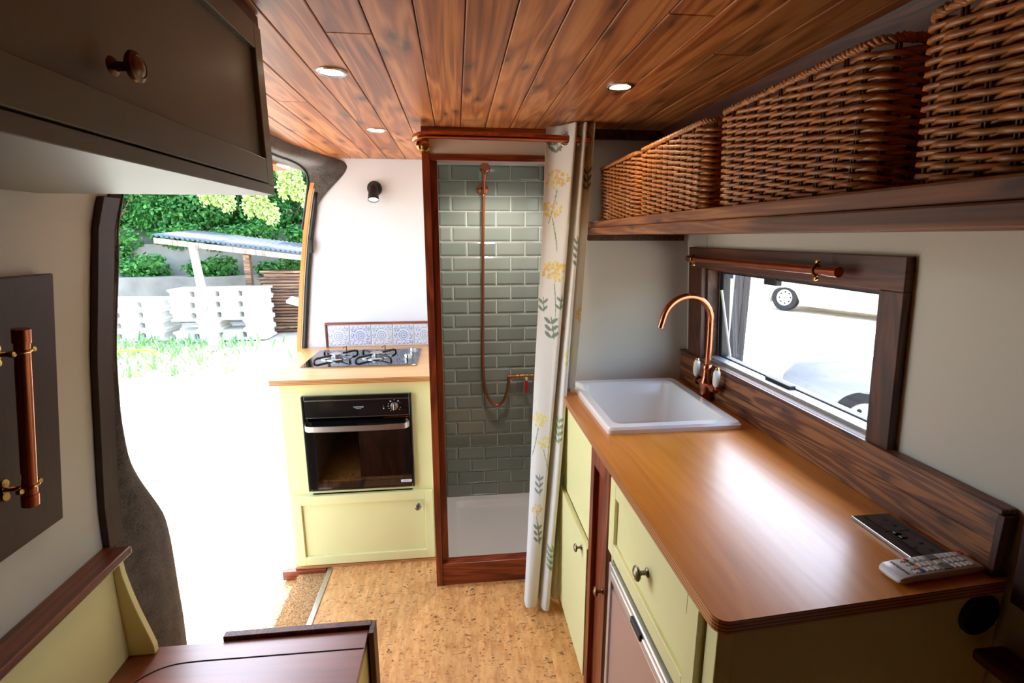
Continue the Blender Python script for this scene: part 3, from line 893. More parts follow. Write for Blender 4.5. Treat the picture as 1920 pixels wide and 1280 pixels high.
MB().fbox(f_ov, -.3275, -.3235, .754, .759, .017, .0176).obj('lighter_mark', 'pale_print', cp)
fo = lambda cx, cz, n0: (lambda u, v, w: (cx + u, CYF - n0 - w, cz + v))
text_mesh('THETFORD', .0085, fo(-.432, .7655, .0143), spacing=1.05).obj('lettering', 'pale_print', cp)
text_mesh('SPINFLO', .0055, fo(-.432, .7585, .0143), spacing=1.1).obj('lettering', 'pale_print', cp)
od = empty('oven_door', (-.4375, CYF, .394), ov)
b = MB()
dz0, dz1 = .395, .708
b.fbox(f_ov, ox0 + .012, ox0 + .050, dz0, dz1, .001, .020); b.fbox(f_ov, ox1 - .050, ox1 - .012, dz0, dz1, .001, .020)
b.fbox(f_ov, ox0 + .050, ox1 - .050, dz0, dz0 + .030, .001, .020); b.fbox(f_ov, ox0 + .050, ox1 - .050, dz1 - .055, dz1, .001, .020)
b.obj('door_frame', 'black_glass', od)
MB().fbox(f_ov, ox0 + .050, ox1 - .050, dz0 + .030, dz1 - .055, .014, .019).obj('door_glass', 'oven_glass', od)
hp = [(-.652, .020), (-.651, .034), (-.643, .047), (-.626, .055), (-.55, .060), (-.4375, .0615), (-.325, .060), (-.249, .055), (-.232, .047), (-.224, .034), (-.223, .020)]
b = MB(); hs = smooth_path([(u, n, 0) for u, n in hp], 4)
for a, c in zip(hs, hs[1:]):
    t_ = (Vector((c - a)).cross(Vector((0, 0, 1)))).normalized() * .004
    b.hexa([(a.x, CYF - a.y, .676), (c.x, CYF - c.y, .676), (c.x - t_.x, CYF - c.y + t_.y, .676), (a.x - t_.x, CYF - a.y + t_.y, .676),
            (a.x, CYF - a.y, .700), (c.x, CYF - c.y, .700), (c.x - t_.x, CYF - c.y + t_.y, .700), (a.x - t_.x, CYF - a.y + t_.y, .700)])
bmesh.ops.remove_doubles(b.bm, verts=b.bm.verts, dist=.0003)
b.obj('handle', 'brushed_steel', od, smooth=True)
MB().fbox(f_ov, -.267, -.220, .409, .421, .0201, .0206).obj('sticker', 'sticker', od)
text_mesh('CE 0063', .006, fo(-.2435, .415, .0206), .0002).obj('sticker_print', 'dark_print', od)
for rz in (.49, .585):
    b = MB(); b.tube([(-.635, 2.16, rz), (-.24, 2.16, rz)], .0022, 6); b.tube([(-.635, 2.52, rz), (-.24, 2.52, rz)], .0022, 6)
    for i in range(15): b.tube([(-.625 + i * .0268, 2.16, rz + .002), (-.625 + i * .0268, 2.52, rz + .002)], .0014, 5)
    b.obj('oven_rack', 'steel', ov)

# splashback: five patterned tiles in a thin wooden frame
sp = thing('hob_splashback', (-.40, 2.70, .9005), 'row of blue patterned tiles in thin wood frame above hob', 'splashback')
MB().box(-.695, -.118, 2.692, 2.6995, .9015, 1.023).obj('backing', 'white_wall', sp)
MB().box(-.702, -.118, 2.682, 2.6995, 1.023, 1.034).obj('frame_top', 'red_pine_across', sp, bevel=.001)
MB().box(-.702, -.693, 2.682, 2.6995, .9015, 1.023).obj('frame_side', 'red_pine', sp, bevel=.001)


def blue_tile_mesh(seed, blue):
    N = 60; S = .109; rnd = random.Random(seed)
    verts, cols, faces = [], [], []
    for j in range(N + 1):
        for i in range(N + 1):
            u, v = i / N * 2 - 1, j / N * 2 - 1
            r = math.hypot(u, v); a = math.atan2(v, u)
            k = 0.0
            if r < .52:                                 # the spiral in the middle
                k = .5 + .5 * math.sin(a - r * 32)
                k = 1 if k > .5 else .15
            else:                                       # scrolls and leaves around it
                k = .5 + .5 * math.sin(11 * u + 4.5 * math.sin(8 * v + 1.2) + 2.2 * math.sin(13 * u - 4 * v))
                q = .5 + .5 * math.sin(9 * v + 3 * math.cos(8 * u))
                k = 1 if k * .6 + q * .4 > .56 else .2
            if .52 < r < .60: k = .1
            if max(abs(u), abs(v)) > .955: k = 0
            c0 = Vector(srgb(222, 226, 232)[:3]); c1 = Vector(blue[:3])
            c = c0.lerp(c1, k * .75); cols.append((c.x, c.y, c.z, 1))
            y = -.006 if 0 < i < N and 0 < j < N else -.0045
            verts.append((u * S / 2, y, v * S / 2))
    for j in range(N):
        for i in range(N):
            a = j * (N + 1) + i; faces.append((a, a + 1, a + N + 2, a + N + 1))
    base = len(verts)
    for (u, v) in ((-1, -1), (1, -1), (1, 1), (-1, 1)): verts.append((u * S / 2, 0, v * S / 2)); cols.append((.7, .7, .7, 1))
    cr = [0, N, (N + 1) * N + N, (N + 1) * N]
    for i in range(4): faces.append((base + i, base + (i + 1) % 4, cr[(i + 1) % 4], cr[i]))
    me = bpy.data.meshes.new('tile'); me.from_pydata(verts, [], faces); me.update()
    at = me.color_attributes.new('print', 'FLOAT_COLOR', 'POINT')
    for i, c in enumerate(cols): at.data[i].color = c
    me.materials.append(M['blue_glaze'])
    return me


bt = [blue_tile_mesh(1, srgb(128, 138, 164)), blue_tile_mesh(2, srgb(84, 108, 166))]
for i in range(5):
    link('tile', bt[i % 2], None, sp, (-.6335 + i * .1135, 2.6918, .962))

# black wall spotlight
t = thing('wall_spotlight', (-.405, 2.70, 1.70), 'small black adjustable spotlight on the white front wall', 'spotlight')
MB().lathe([(0, 0), (.037, 0), (.037, .010), (.033, .014), (0, .014)], (-.405, 2.6995, 1.722), (0, -1, 0), 28).obj('wall_plate', 'black_matt', t, smooth=True)
b = MB(); b.cyl((-.405, 2.686, 1.722), (-.405, 2.655, 1.712), .008, 12); b.obj('arm', 'black_matt', t, smooth=True)
ax = Vector((.03, -.45, -1)).normalized(); c0 = Vector((-.405, 2.655, 1.735))
MB().lathe([(0, 0), (.014, 0), (.020, .008), (.024, .03), (.0265, .075), (.0265, .082), (.0235, .082), (.0235, .076)], c0, ax, 28).obj('lamp_head', 'black_matt', t, smooth=True)
MB().lathe([(.0235, .0775), (0, .0775)], c0, ax, 24).obj('lamp_lens', 'spot_disc', t)

# ------------------------------------------------------------------ shower fittings
t = thing('hand_shower', (.14, 2.585, .55), 'copper hand shower hanging on tiled wall with long hose', 'shower head')
yb = SYB - .0085
MB().lathe([(0, 0), (.028, 0), (.028, .006), (.022, .010), (.010, .016), (.010, .04)], (.139, yb, 1.715), (0, -1, 0), 24).obj('wall_bracket', 'copper', t, smooth=True)
b = MB(); b.tube(smooth_path([(.142, 2.545, 1.69), (.143, 2.543, 1.72), (.145, 2.538, 1.755), (.147, 2.52, 1.785)], 5), .0095, 12); b.obj('handle', 'copper', t, smooth=True)
MB().lathe([(0, -.018), (.012, -.018), (.022, -.008), (.026, .0), (.026, .016), (.022, .020), (0, .020)], (.148, 2.512, 1.80), Vector((.0, -.82, .45)), 24).obj('spray_head', 'copper', t, smooth=True)
hose = smooth_path([(.142, 2.545, 1.69), (.138, 2.552, 1.5), (.134, 2.57, 1.2), (.131, 2.575, 1.0), (.130, 2.575, .80), (.140, 2.572, .68), (.165, 2.57, .61), (.200, 2.568, .582), (.232, 2.567, .598), (.255, 2.567, .645), (.266, 2.568, .70), (.270, 2.57, .735)], 10)
MB().tube(hose, .0078, 10).obj('hose', 'copper_hose', t, smooth='all')
t = thing('shower_valve', (.36, 2.58, .73), 'copper pipe valve with small red lever on tiles', 'valve')
b = MB(); b.tube([(.270, 2.57, .728), (.270, 2.57, .740)], .011, 14); b.tube([(.262, 2.57, .742), (SX1 - .001, 2.57, .742)], .0085, 14); b.obj('pipe', 'copper', t, smooth=True)
b = MB()
for x_ in (.315, .335, .348, .368, .392): b.cyl((x_ - .005, 2.57, .742), (x_ + .005, 2.57, .742), .013, 12)
b.cyl((.35, 2.57, .742), (.35, 2.545, .742), .008, 10)
b.obj('valve_body', 'brass', t, smooth=True)
lv = MB(); lv.box(.353, .369, 2.538, 2.547, .655, .735); lv.obj('lever', 'red_plastic', t, bevel=.003)
MB().box(.354, .368, 2.5375, 2.5475, .722, .742).obj('lever_tip', 'pale_print', t, bevel=.003)
b = MB()
for x_ in (.405,): b.cyl((x_, 2.57, .742), (x_, yb, .742), .007, 10)
b.obj('pipe_clip', 'brass', t)

# ------------------------------------------------------------------ copper curtain rail and curtain
t = thing('shower_curtain_rail', (.15, 1.8, 1.81), 'bent copper tube rail above the shower opening', 'curtain rail')
b = MB(); b.tube(smooth_path([(-.100, 1.904, 1.802), (-.128, 1.88, 1.804), (-.134, 1.845, 1.806), (-.124, 1.812, 1.812), (-.095, 1.80, 1.818)], 5) + [Vector((.20, 1.80, 1.816)), Vector((.478, 1.80, 1.812))], .0128, 14)
b.obj('tube', 'copper', t, smooth=True)
b = MB(); b.cyl((.478, 1.80, 1.812), (.478, 1.904, 1.812), .0128, 14); b.obj('tube_return', 'copper', t, smooth=True)
MB().lathe([(0, 0), (.019, 0), (.019, .004), (.012, .008), (.0155, .013), (.0155, .024), (.0, .026)], (-.1015, 1.9045, 1.797), (0, -1, 0), 18).obj('end_fitting', 'brass', t, smooth=True)
b = MB(); b.lathe([(0, -.013), (.009, -.009), (.013, 0), (.009, .009), (0, .013)], (-.118, 1.868, 1.792), (0, 0, 1), 14); b.obj('end_ball', 'brass', t, smooth=True)

TOPP = [(.326, 1.838), (.345, 1.840), (.362, 1.834), (.379, 1.817), (.394, 1.795), (.407, 1.772), (.417, 1.764), (.424, 1.785), (.428, 1.828), (.434, 1.832), (.440, 1.79), (.446, 1.764), (.455, 1.766), (.460, 1.80), (.464, 1.830), (.471, 1.80), (.483, 1.766)]
BOTP = [(.246, 1.755), (.246, 1.730), (.250, 1.713), (.262, 1.706), (.277, 1.706), (.289, 1.712), (.297, 1.735), (.299, 1.78), (.301, 1.80), (.304, 1.77), (.308, 1.715), (.322, 1.690), (.338, 1.697), (.344, 1.74), (.350, 1.80), (.366, 1.757), (.386, 1.75)]
NU, NV = 17 * 14, 420
tp = smooth_path([(x, y, 0) for x, y in TOPP], 14); bp = smooth_path([(x, y, 0) for x, y in BOTP], 14)
NUc = len(tp) - 1
ZT, ZB = 1.862, .020
verts, uvs = [], []
arc = [0.0]
for i in range(1, NUc + 1): arc.append(arc[-1] + (tp[i].lerp(bp[i], .5) - tp[i - 1].lerp(bp[i - 1], .5)).length)
rows = []
for j in range(NV + 1):
    v = j / NV; z = lerp(ZT, ZB, v)
    w = v ** 1.05
    for i in range(NUc + 1):
        p = tp[i].lerp(bp[i], w)
        dx = .004 * math.sin(v * 9 + i * .05) * v * (1 - v) * 2
        # a few mm of height difference along the hem
        zz_ = z + (.004 * math.sin(arc[i] * 14)) * v
        verts.append((p.x + dx, p.y, zz_)); uvs.append((arc[i], z))
W1 = NUc + 1
faces = [(j * W1 + i, j * W1 + i + 1, (j + 1) * W1 + i + 1, (j + 1) * W1 + i) for j in range(NV) for i in range(NUc)]
ROD = Vector((0, 1.80, 1.812))
faces = [f for f in faces if (verts[f[0]][1] - ROD.y) ** 2 + (verts[f[0]][2] - ROD.z) ** 2 > .0185 ** 2]
# the printed flowers, drawn in cloth coordinates (s along the cloth, z up)
rnd = random.Random(11)
GREY, YEL, YEL2, GRN, GRN2 = (.80, .77, .70), srgb(226, 186, 66)[:3], srgb(232, 214, 90)[:3], srgb(52, 98, 68)[:3], srgb(96, 140, 60)[:3]
ell = []      # (s, z, a, b, angle, colour)


def umbel(s, z, r, n, c):
    for _ in range(n):
        a, q = rnd.uniform(0, 6.28), r * math.sqrt(rnd.random())
        d = rnd.uniform(.0035, .0075); ell.append((s + q * math.cos(a), z + q * .8 * math.sin(a), d, d * rnd.uniform(.7, 1), rnd.uniform(0, 3), c if rnd.random() < .75 else YEL2))


def stem(s, z, L, ang, c):
    n = int(L / .006)
    for k in range(n):
        q = k * .006; ell.append((s + q * math.sin(ang) + .01 * math.sin(q * 14), z - q * math.cos(ang), .0045, .0017, math.pi / 2 - ang, c))


def sprig(s, z, n, c, size=.02, ang=0.0):
    stem(s, z + .02, n * .028, ang, c)
    for k in range(n):
        q = k * .026
        for sd in (-1, 1):
            ell.append((s + q * math.sin(ang) + sd * size * .75, z - q * math.cos(ang) + .008, size, size * .38, sd * .75, c))


for (s, z, r, n) in ((.045, 1.68, .04, 34), (.035, 1.58, .035, 30), (.06, 1.36, .05, 70), (.03, .80, .035, 30), (.06, .71, .03, 24), (.05, .44, .03, 20), (.30, 1.62, .04, 30), (.28, 1.05, .04, 40), (.47, 1.45, .04, 40), (.52, .8, .04, 30), (.14, .52, .03, 24), (.40, .60, .035, 26), (.20, 1.14, .03, 20), (.42, 1.20, .03, 22)):
    umbel(s, z, r, n, YEL if rnd.random() < .6 else YEL2); stem(s, z - r, .12, rnd.uniform(-.3, .3), GRN2)
for (s, z, n, c, sz, an) in ((.055, 1.17, 3, GRN, .017, .1), (.088, 1.25, 2, GRN, .011, -.2), (.02, 1.24, 2, GRN, .013, 0), (.13, 1.55, 5, GRN, .010, .2), (.16, 1.30, 4, GRN, .013, 0), (.26, 1.46, 4, GRN, .014, .1), (.24, .80, 4, GRN2, .014, 0), (.30, .62, 5, GRN2, .015, .1), (.33, .36, 5, GRN2, .016, -.1), (.26, .28, 4, GRN2, .018, .1), (.46, 1.0, 4, GRN, .014, 0), (.5, .5, 4, GRN2, .015, .1), (.05, .56, 3, srgb(92, 112, 116)[:3], .013, 0), (.06, .36, 3, GRN, .014, .1), (.02, 1.80, 2, GRN, .016, .5), (.40, 1.70, 3, GRN, .014, 0), (.55, 1.3, 4, GRN, .012, 0), (.38, .90, 4, GRN, .012, 0)):
    sprig(s, z, n, c, sz, an)
cols = [GREY] * len(uvs)
dz = (ZT - ZB) / NV
for (s, z, a, b_, an, c) in ell:
    ca, sa = math.cos(an), math.sin(an)
    i0 = next((i for i in range(W1) if arc[i] > s - a), 0); j0 = max(0, int((ZT - z - a) / dz)); j1 = min(NV, int((ZT - z + a) / dz) + 1)
    for i in range(i0, W1):
        if arc[i] > s + a: break
        for j in range(j0, j1 + 1):
            du, dv = arc[i] - s, (ZT - j * dz) - z
            if ((du * ca + dv * sa) / a) ** 2 + ((-du * sa + dv * ca) / b_) ** 2 < 1: cols[j * W1 + i] = tuple(lerp(g_, q_, .8) for g_, q_ in zip(GREY, c))
me = bpy.data.meshes.new('cloth'); me.from_pydata([(x - .36, y - 1.76, z) for x, y, z in verts], [], faces); me.update()
at = me.color_attributes.new('print', 'FLOAT_COLOR', 'POINT')
at.data.foreach_set('color', [q for c in cols for q in (*c, 1.0)])
ct = thing('shower_curtain', (.36, 1.76, 0), 'white shower curtain printed with yellow flowers and green leaves', 'curtain')
link('cloth', me, 'floral_cloth', ct, (.36, 1.76, 0), smooth='all', solid=.0012)
for k, (x_, y_, nx, ny) in enumerate(((.391, 1.80, -.78, -.62),)):
    b = MB(); C_ = Vector((x_, y_, 1.812)); nrm = Vector((nx, ny, 0)).normalized(); U = nrm.cross(Vector((0, 0, 1))).normalized()
    b.tube([C_ + (U * math.cos(a) * 1.15 + Vector((0, 0, 1)) * math.sin(a)) * .0215 for a in [2 * math.pi * k / 28 for k in range(28)]], .0046, 8, closed=True)
    b.obj('eyelet', 'steel', ct, smooth='all')

# ------------------------------------------------------------------ galley units on the window side
KX = .402                       # plane of the cabinet fronts
fk = side(KX)
KT = .8765                      # underside of the worktop
# cupboard under the sink
t = thing('sink_cupboard', (.67, 1.62, 0), 'cream painted cupboard under the white sink', 'cupboard')
b = MB(); b.box(KX + .018, .90, 1.345, 1.363, 0, KT); b.box(KX + .018, .90, 1.885, 1.903, 0, KT); b.box(KX + .018, .90, 1.363, 1.885, .04, .058)
b.obj('carcass', 'cream_paint', t)
MB().box(KX, KX + .018, 1.345, 1.903, .528, KT).obj('upper_panel', 'cream_paint', t, bevel=.001, seg=1)
MB().box(KX, KX + .018, 1.345, 1.903, .0, .045).obj('plinth', 'cream_paint', t)
d = MB().box(KX - .016, KX + .002, 1.352, 1.885, .048, .522).obj('door', 'cream_paint', t, bevel=.0015)
knob(d, (KX - .016, 1.412, .488), (-1, 0, 0), 'pewter', .92)
# narrow wooden door between sink cupboard and fridge
t = thing('narrow_cupboard', (.67, 1.25, 0), 'tall narrow cupboard with dark reddish wood door beside fridge', 'cupboard')
b = MB(); b.box(KX + .018, .90, 1.168, 1.18, 0, KT); b.box(KX + .018, .90, 1.325, 1.344, 0, KT); b.box(.88, .90, 1.18, 1.325, 0, KT); b.obj('carcass', 'cream_paint', t)
d = shaker(t, side(KX + .016), 1.166, 1.343, .004, KT - .004, .032, .030, 'red_pine', 'door', rec=.016, rail=.045)
knob(d, (KX - .014, 1.184, .505), (-1, 0, 0), 'aged_brass', .92)
# drawer over the fridge
t = thing('drawer_unit', (.67, .9, .64), 'cream drawer with recessed front panel above the fridge', 'drawer')
b = MB(); b.box(KX + .02, .90, 1.146, 1.166, 0, KT); b.box(KX + .02, .90, .668, 1.146, .640, .652); b.obj('carcass', 'cream_paint', t)
MB().box(KX, KX + .02, 1.150, 1.166, 0, KT).obj('stile', 'cream_paint', t)
MB().box(KX, KX + .02, .668, 1.150, .645, .662).obj('rail', 'cream_paint', t)
d = shaker(t, side(KX + .004), .672, 1.148, .664, KT - .003, .040, .020, 'cream_paint', 'drawer', rec=.009, rail=.040)
knob(d, (KX - .0065 + .0, .905, .772), (-1, 0, 0), 'pewter', 1.12)
# fridge
t = thing('fridge', (.65, .91, 0), 'built-in fridge with brushed pinkish steel door and silver trim', 'fridge')
MB().box(KX + .022, .86, .672, 1.144, .012, .636).obj('body', 'black_matt', t)
d = MB().box(KX - .008, KX + .020, .700, 1.122, .02, .560).obj('door_panel', 'fridge_panel', t, bevel=.001)
b = MB(); b.box(KX - .014, KX + .021, 1.122, 1.140, .014, .632); b.box(KX - .014, KX + .021, .674, .700, .014, .632); b.box(KX - .014, KX + .021, .700, 1.122, .618, .632)
b.obj('door_trim', 'fridge_trim', t, bevel=.003)
b = MB(); b.box(KX - .016, KX + .018, .700, 1.122, .592, .618); b.obj('handle_rail', 'fridge_trim', t, bevel=.004)
b = MB(); b.box(KX - .006, KX + .016, .700, 1.122, .560, .592); b.obj('handle_recess', 'brushed_steel', t)
MB().box(KX - .013, KX - .004, .80, .98, .563, .590).obj('grip', 'fridge_panel', t, bevel=.003)
MB().box(KX - .021, KX - .012, .895, .955, .606, .624).obj('latch', 'black_matt', t, bevel=.003)
# panel closing the end of the galley
t = thing('galley_end_panel', (.67, .65, 0), 'cream end panel of the galley units below the worktop', 'panel')
ep = lambda x, z, n: (x, lerp(.636, .662, (x - .40) / .55) - n, z)
MB().fbox(ep, .428, .944, 0, KT, -.016, 0).obj('board', 'cream_paint', t)
MB().fbox(ep, .398, .428, 0, KT, -.030, .004).obj('corner_post', 'cream_paint', t, bevel=.002)
t = thing('speaker_vent', (.902, .655, .835), 'round black vent on the galley end panel near wall', 'vent')
b = MB(); c_ = Vector(ep(.898, .832, .0005)); ax = Vector((.047, -1, 0)).normalized()
b.lathe([(.040, 0), (.040, .004), (.037, .006), (.034, .004), (0, .003)], c_, ax, 36); b.obj('bezel', 'black_matt', t, smooth=True)
b = MB()
for q in range(-3, 4):
    h = math.sqrt(max(0, .033 ** 2 - (q * .0085) ** 2)); b.cyl(c_ + Vector((-h, 0, q * .0085)) + ax * .0042, c_ + Vector((h, 0, q * .0085)) + ax * .0042, .0018, 6)
b.obj('grille', 'black_rubber', t)

# worktop, cut out for the sink
SKX0, SKX1, SKY0, SKY1 = .440, .868, 1.352, 1.862
cx0, cx1, cy0, cy1 = SKX0 + .022, SKX1 - .022, SKY0 + .022, SKY1 - .022
b = MB()
corner = [(.386 + .022 * (1 - math.cos(R(a))), .617 + .022 * (1 - math.sin(R(a)))) for a in range(0, 91, 15)]
rc = [(.944 - .018 * (1 - math.sin(R(a))), .651 + .018 * (1 - math.cos(R(a)))) for a in range(0, 91, 15)]
near = [(p[0], p[1]) for p in corner] + rc + [(.944, cy0), (.386, cy0)]
b.prism(near, KT, .9005); b.box(.386, cx0, cy0, cy1, KT, .9005); b.box(cx1, .944, cy0, cy1, KT, .9005); b.box(.386, .944, cy1, 1.903, KT, .9005)
bmesh.ops.remove_doubles(b.bm, verts=b.bm.verts, dist=.0004)
wt = b.obj('worktop', 'worktop_ply')
tag(wt, 'long honey stained plywood worktop with sink cut-out', 'worktop')

# sink
t = thing('kitchen_sink', (.654, 1.607, .70), 'white ceramic inset sink with square bowl', 'sink')
b = MB()
lev = [(rrect(SKX0, SKX1, SKY0, SKY1, .016), .9008), (rrect(SKX0, SKX1, SKY0, SKY1, .016), .914), (rrect(SKX0 + .006, SKX1 - .006, SKY0 + .006, SKY1 - .006, .016), .921),
       (rrect(SKX0 + .030, SKX1 - .036, SKY0 + .034, SKY1 - .040, .030), .921), (rrect(SKX0 + .037, SKX1 - .043, SKY0 + .041, SKY1 - .047, .030), .913),
       (rrect(SKX0 + .046, SKX1 - .055, SKY0 + .050, SKY1 - .058, .030), .76), (rrect(SKX0 + .075, SKX1 - .085, SKY0 + .08, SKY1 - .09, .04), .735), (rrect(.60, .70, 1.55, 1.65, .03), .730)]
rg = [[b.bm.verts.new((p[0], p[1], z)) for p in poly] for poly, z in lev]
for a, c in zip(rg, rg[1:]):
    for i in range(len(a)): b.bm.faces.new((a[i], a[(i + 1) % len(a)], c[(i + 1) % len(a)], c[i]))
b.bm.faces.new(rg[-1])
b.obj('basin', 'ceramic', t, smooth=True)
MB().lathe([(0, .002), (.028, .002), (.040, .004), (.042, 0)], (.65, 1.60, .7305), seg=24).obj('plughole', 'steel', t, smooth=True)

# copper swan-neck tap
t = thing('kitchen_tap', (.886, 1.63, .9005), 'copper swan-neck mixer tap with white lever handles', 'tap')
TX, TY = .886, 1.632
MB().lathe([(0, 0), (.027, 0), (.027, .005), (.020, .010), (.0185, .045), (.021, .052), (.021, .072), (.016, .085), (.015, .115), (.0175, .118), (.0175, .128), (.013, .134)], (TX, TY, .9006), seg=24).obj('body', 'copper', t, smooth=True)
sp_pts = [(TX, TY, 1.03), (TX, TY, 1.12), (TX - .002, TY, 1.19)]
cxa, rr_ = TX - .0975, .0955
for a in range(0, 166, 11): sp_pts.append((cxa + rr_ * math.cos(R(a)), TY - .0002 * a, 1.186 + rr_ * math.sin(R(a))))
e_ = Vector(sp_pts[-1]); sp_pts.append(e_ + Vector((-.010, -.002, -.034)))
MB().tube(smooth_path(sp_pts, 3), .0105, 14).obj('spout', 'copper', t, smooth=True)
b = MB(); b.tube([(TX, TY + .062, .960), (TX, TY - .066, .960)], .0105, 14); b.obj('cross_bar', 'copper', t, smooth=True)
for s_, lean in ((1, -.004), (-1, .004)):
    hy = TY + s_ * .072
    hnd = MB().lathe([(.0, 0), (.016, 0), (.0165, .008), (.013, .022), (.0, .026)], (TX, TY + s_ * .050, .960), (0, s_, 0), 18).obj('handle_boss', 'copper', t, smooth=True)
    MB().lathe([(.0065, 0), (.0115, .010), (.0130, .030), (.0118, .052), (.0075, .060)], (TX - .002, hy, .972), (lean, 0, 1), 16).obj('lever', 'porcelain', hnd, smooth=True)
    MB().lathe([(.0075, .060), (.0085, .062), (.006, .068), (0, .070)], (TX - .002, hy, .972), (lean, 0, 1), 12).obj('lever_cap', 'brass', hnd, smooth=True)
    MB().cyl((TX - .002, hy, .962), (TX - .002, hy, .974), .006, 10).obj('lever_neck', 'copper', hnd)

# wooden backsplash along the wall
t = thing('backsplash', (.925, 1.28, .9008), 'knotty brown pine backsplash boards along the worktop wall', 'backsplash')
MB().box(.914, .9385, .672, 1.903, .9012, .962).obj('board', 'backsplash_pine', t, bevel=.0012, seg=1)
MB().box(.914, .9375, .672, 1.903, .9625, 1.018).obj('board', 'backsplash_pine', t, bevel=.0012, seg=1)
MB().box(.909, .9365, .664, 1.903, 1.0185, 1.029).obj('cap', 'backsplash_pine', t, bevel=.0015, seg=1)
MB().box(.911, .9375, .660, .6715, .9012, 1.018).obj('end_board', 'dark_pine_upright', t, bevel=.0012, seg=1)

# socket plate and remote control lying on the worktop
t = thing('socket_plate', (.856, .78, .9006), 'dark glossy socket plate lying flat on the worktop', 'socket')
MB().box(.815, .8985, .700, .858, .9008, .9085).obj('plate', 'black_enamel', t, bevel=.002)
MB().box(.8135, .8165, .699, .859, .9008, .9080).obj('edge_trim', 'steel', t, bevel=.001)
for (x_, y_) in ((.858, .822), (.858, .742)):
    b = MB(); b.box(x_ - .026, x_ + .026, y_ - .026, y_ + .026, .9085, .9093); s_ = b.obj('socket', 'black_glass', t)
    for dx, dy in ((-.013, 0), (.010, -.011), (.010, .011)):
        MB().box(x_ + dx - .004, x_ + dx + .004, y_ + dy - .0028, y_ + dy + .0028, .9093, .9096).obj('slot', 'black_matt', s_)
for y_ in (.775, .789): MB().box(.845, .858, y_ - .004, y_ + .004, .9085, .9115).obj('rocker', 'black_enamel', t, bevel=.001)

rm = thing('remote_control', (.82, .69, .9006), 'white television remote control lying on the worktop end', 'remote control')
ro = Vector((.730, .679, .9006)); ru = Vector((.181, .0145, 0)).normalized(); rv = Vector((-ru.y, ru.x, 0)); L_, Wd = .180, .0445
rf = lambda u, v, w: ro + ru * u + rv * v + Vector((0, 0, w))
b = MB()
secs = []
for u, zt, zb, hw in ((0, .008, .006, .017), (.003, .0135, .002, .0205), (.010, .017, .0006, .022), (.03, .0185, .0, .0222), (.09, .0185, .0, .0222), (.16, .0175, .0, .0222), (.174, .0165, .001, .022), (.18, .013, .004, .0205)):
    secs.append([b.bm.verts.new(rf(u, p[0], p[1])) for p in ((-hw, lerp(zb, zt, .55)), (-hw * .8, zb + .001), (0, zb), (hw * .8, zb + .001), (hw, lerp(zb, zt, .55)), (hw * .97, zt - .001), (hw * .9, zt), (-hw * .9, zt), (-hw * .97, zt - .001))])
for a, c in zip(secs, secs[1:]):
    for i in range(9): b.bm.faces.new((a[i], a[(i + 1) % 9], c[(i + 1) % 9], c[i]))
b.bm.faces.new(secs[0]); b.bm.faces.new(secs[-1])
b.obj('casing', 'white_plastic', rm, smooth=True)


def rbtn(u, v, du, dv, mat, name='button', h=.0018):
    MB().fbox(rf, u - du / 2, u + du / 2, v - dv / 2, v + dv / 2, .0183 - (.0006 if u > .12 else 0), .0187 + h - (.0006 if u > .12 else 0)).obj(name, mat, rm, bevel=.0006, seg=1)


for i, c in enumerate(('red_plastic', 'green_plastic', 'amber_plastic', 'blue_plastic')): rbtn(.052, .0145 - i * .0097, .0055, .0075, c, 'colour_button')
for r_ in range(2):
    for c in range(4): rbtn(.038 + r_ * .007, .0145 - c * .0097, .0045, .007, 'pale_print')
for u in (.064, .075, .086):
    for v in (.013, 0, -.013): rbtn(u, v, .007, .0095, 'pale_print')
rbtn(.103, .0125, .020, .013, 'grey_plastic', 'volume_rocker'); rbtn(.103, -.0125, .020, .013, 'grey_plastic', 'channel_rocker')
rbtn(.103, 0, .011, .009, 'pale_print')
for u in (.122, .133, .144, .155):
    for v in (.013, 0, -.013): rbtn(u, v, .008, .0105, 'pale_print')
rbtn(.169, .014, .008, .009, 'red_plastic', 'power_button')
text_mesh('SAMSUNG', .0075, lambda u, v, w: rf(.022 + v, -u, .01855 + w), .0002, spacing=1.05).obj('lettering', 'dark_print', rm)

# copper rail over the window
cr_ = thing('window_rail', (.87, 1.4, 1.40), 'short copper tube on brass clips above the window', 'curtain rail')
wz = 1.402
rp = lambda y: Vector(wfn(y, wz, ft + .034))
MB().tube([rp(1.052), rp(1.775)], .0105, 14).obj('tube', 'copper', cr_, smooth=True)
MB().tube([rp(1.040), rp(1.072)], .0122, 14).obj('end_cap', 'copper', cr_, smooth=True)
MB().tube([rp(1.757), rp(1.785)], .0122, 14).obj('end_cap', 'copper', cr_, smooth=True)


def pipe_clip(parent, c, wall_dir, along, updir, off):
    """brass pipe clip: a ring about the tube, two screw ears, a stem and a two-hole foot"""
    c, wall_dir, along, updir = Vector(c), Vector(wall_dir).normalized(), Vector(along).normalized(), Vector(updir).normalized()
    b = MB()
    b.tube([c + (wall_dir * math.cos(a) + updir * math.sin(a)) * .0128 for a in [2 * math.pi * k / 20 for k in range(20)]], .0026, 6, closed=True)
    for s_ in (-1, 1):
        e1 = c + updir * s_ * .0205
        b.lathe([(0, -.005), (.0045, -.004), (.0055, 0), (.0045, .004), (0, .005)], e1, wall_dir, 10)
    b.cyl(c + wall_dir * .0125, c + wall_dir * off, .0042, 8)
    f0 = c + wall_dir * (off - .0015)
    b.lathe([(0, -.002), (.008, -.002), (.008, .0015), (0, .0015)], f0, wall_dir, 14)
    for s_ in (-1, 1): b.lathe([(0, -.003), (.0075, -.002), (.0085, .0015), (0, .0015)], f0 + along * s_ * .013, wall_dir, 14)
    return b.obj('clip', 'brass', parent, smooth=True)


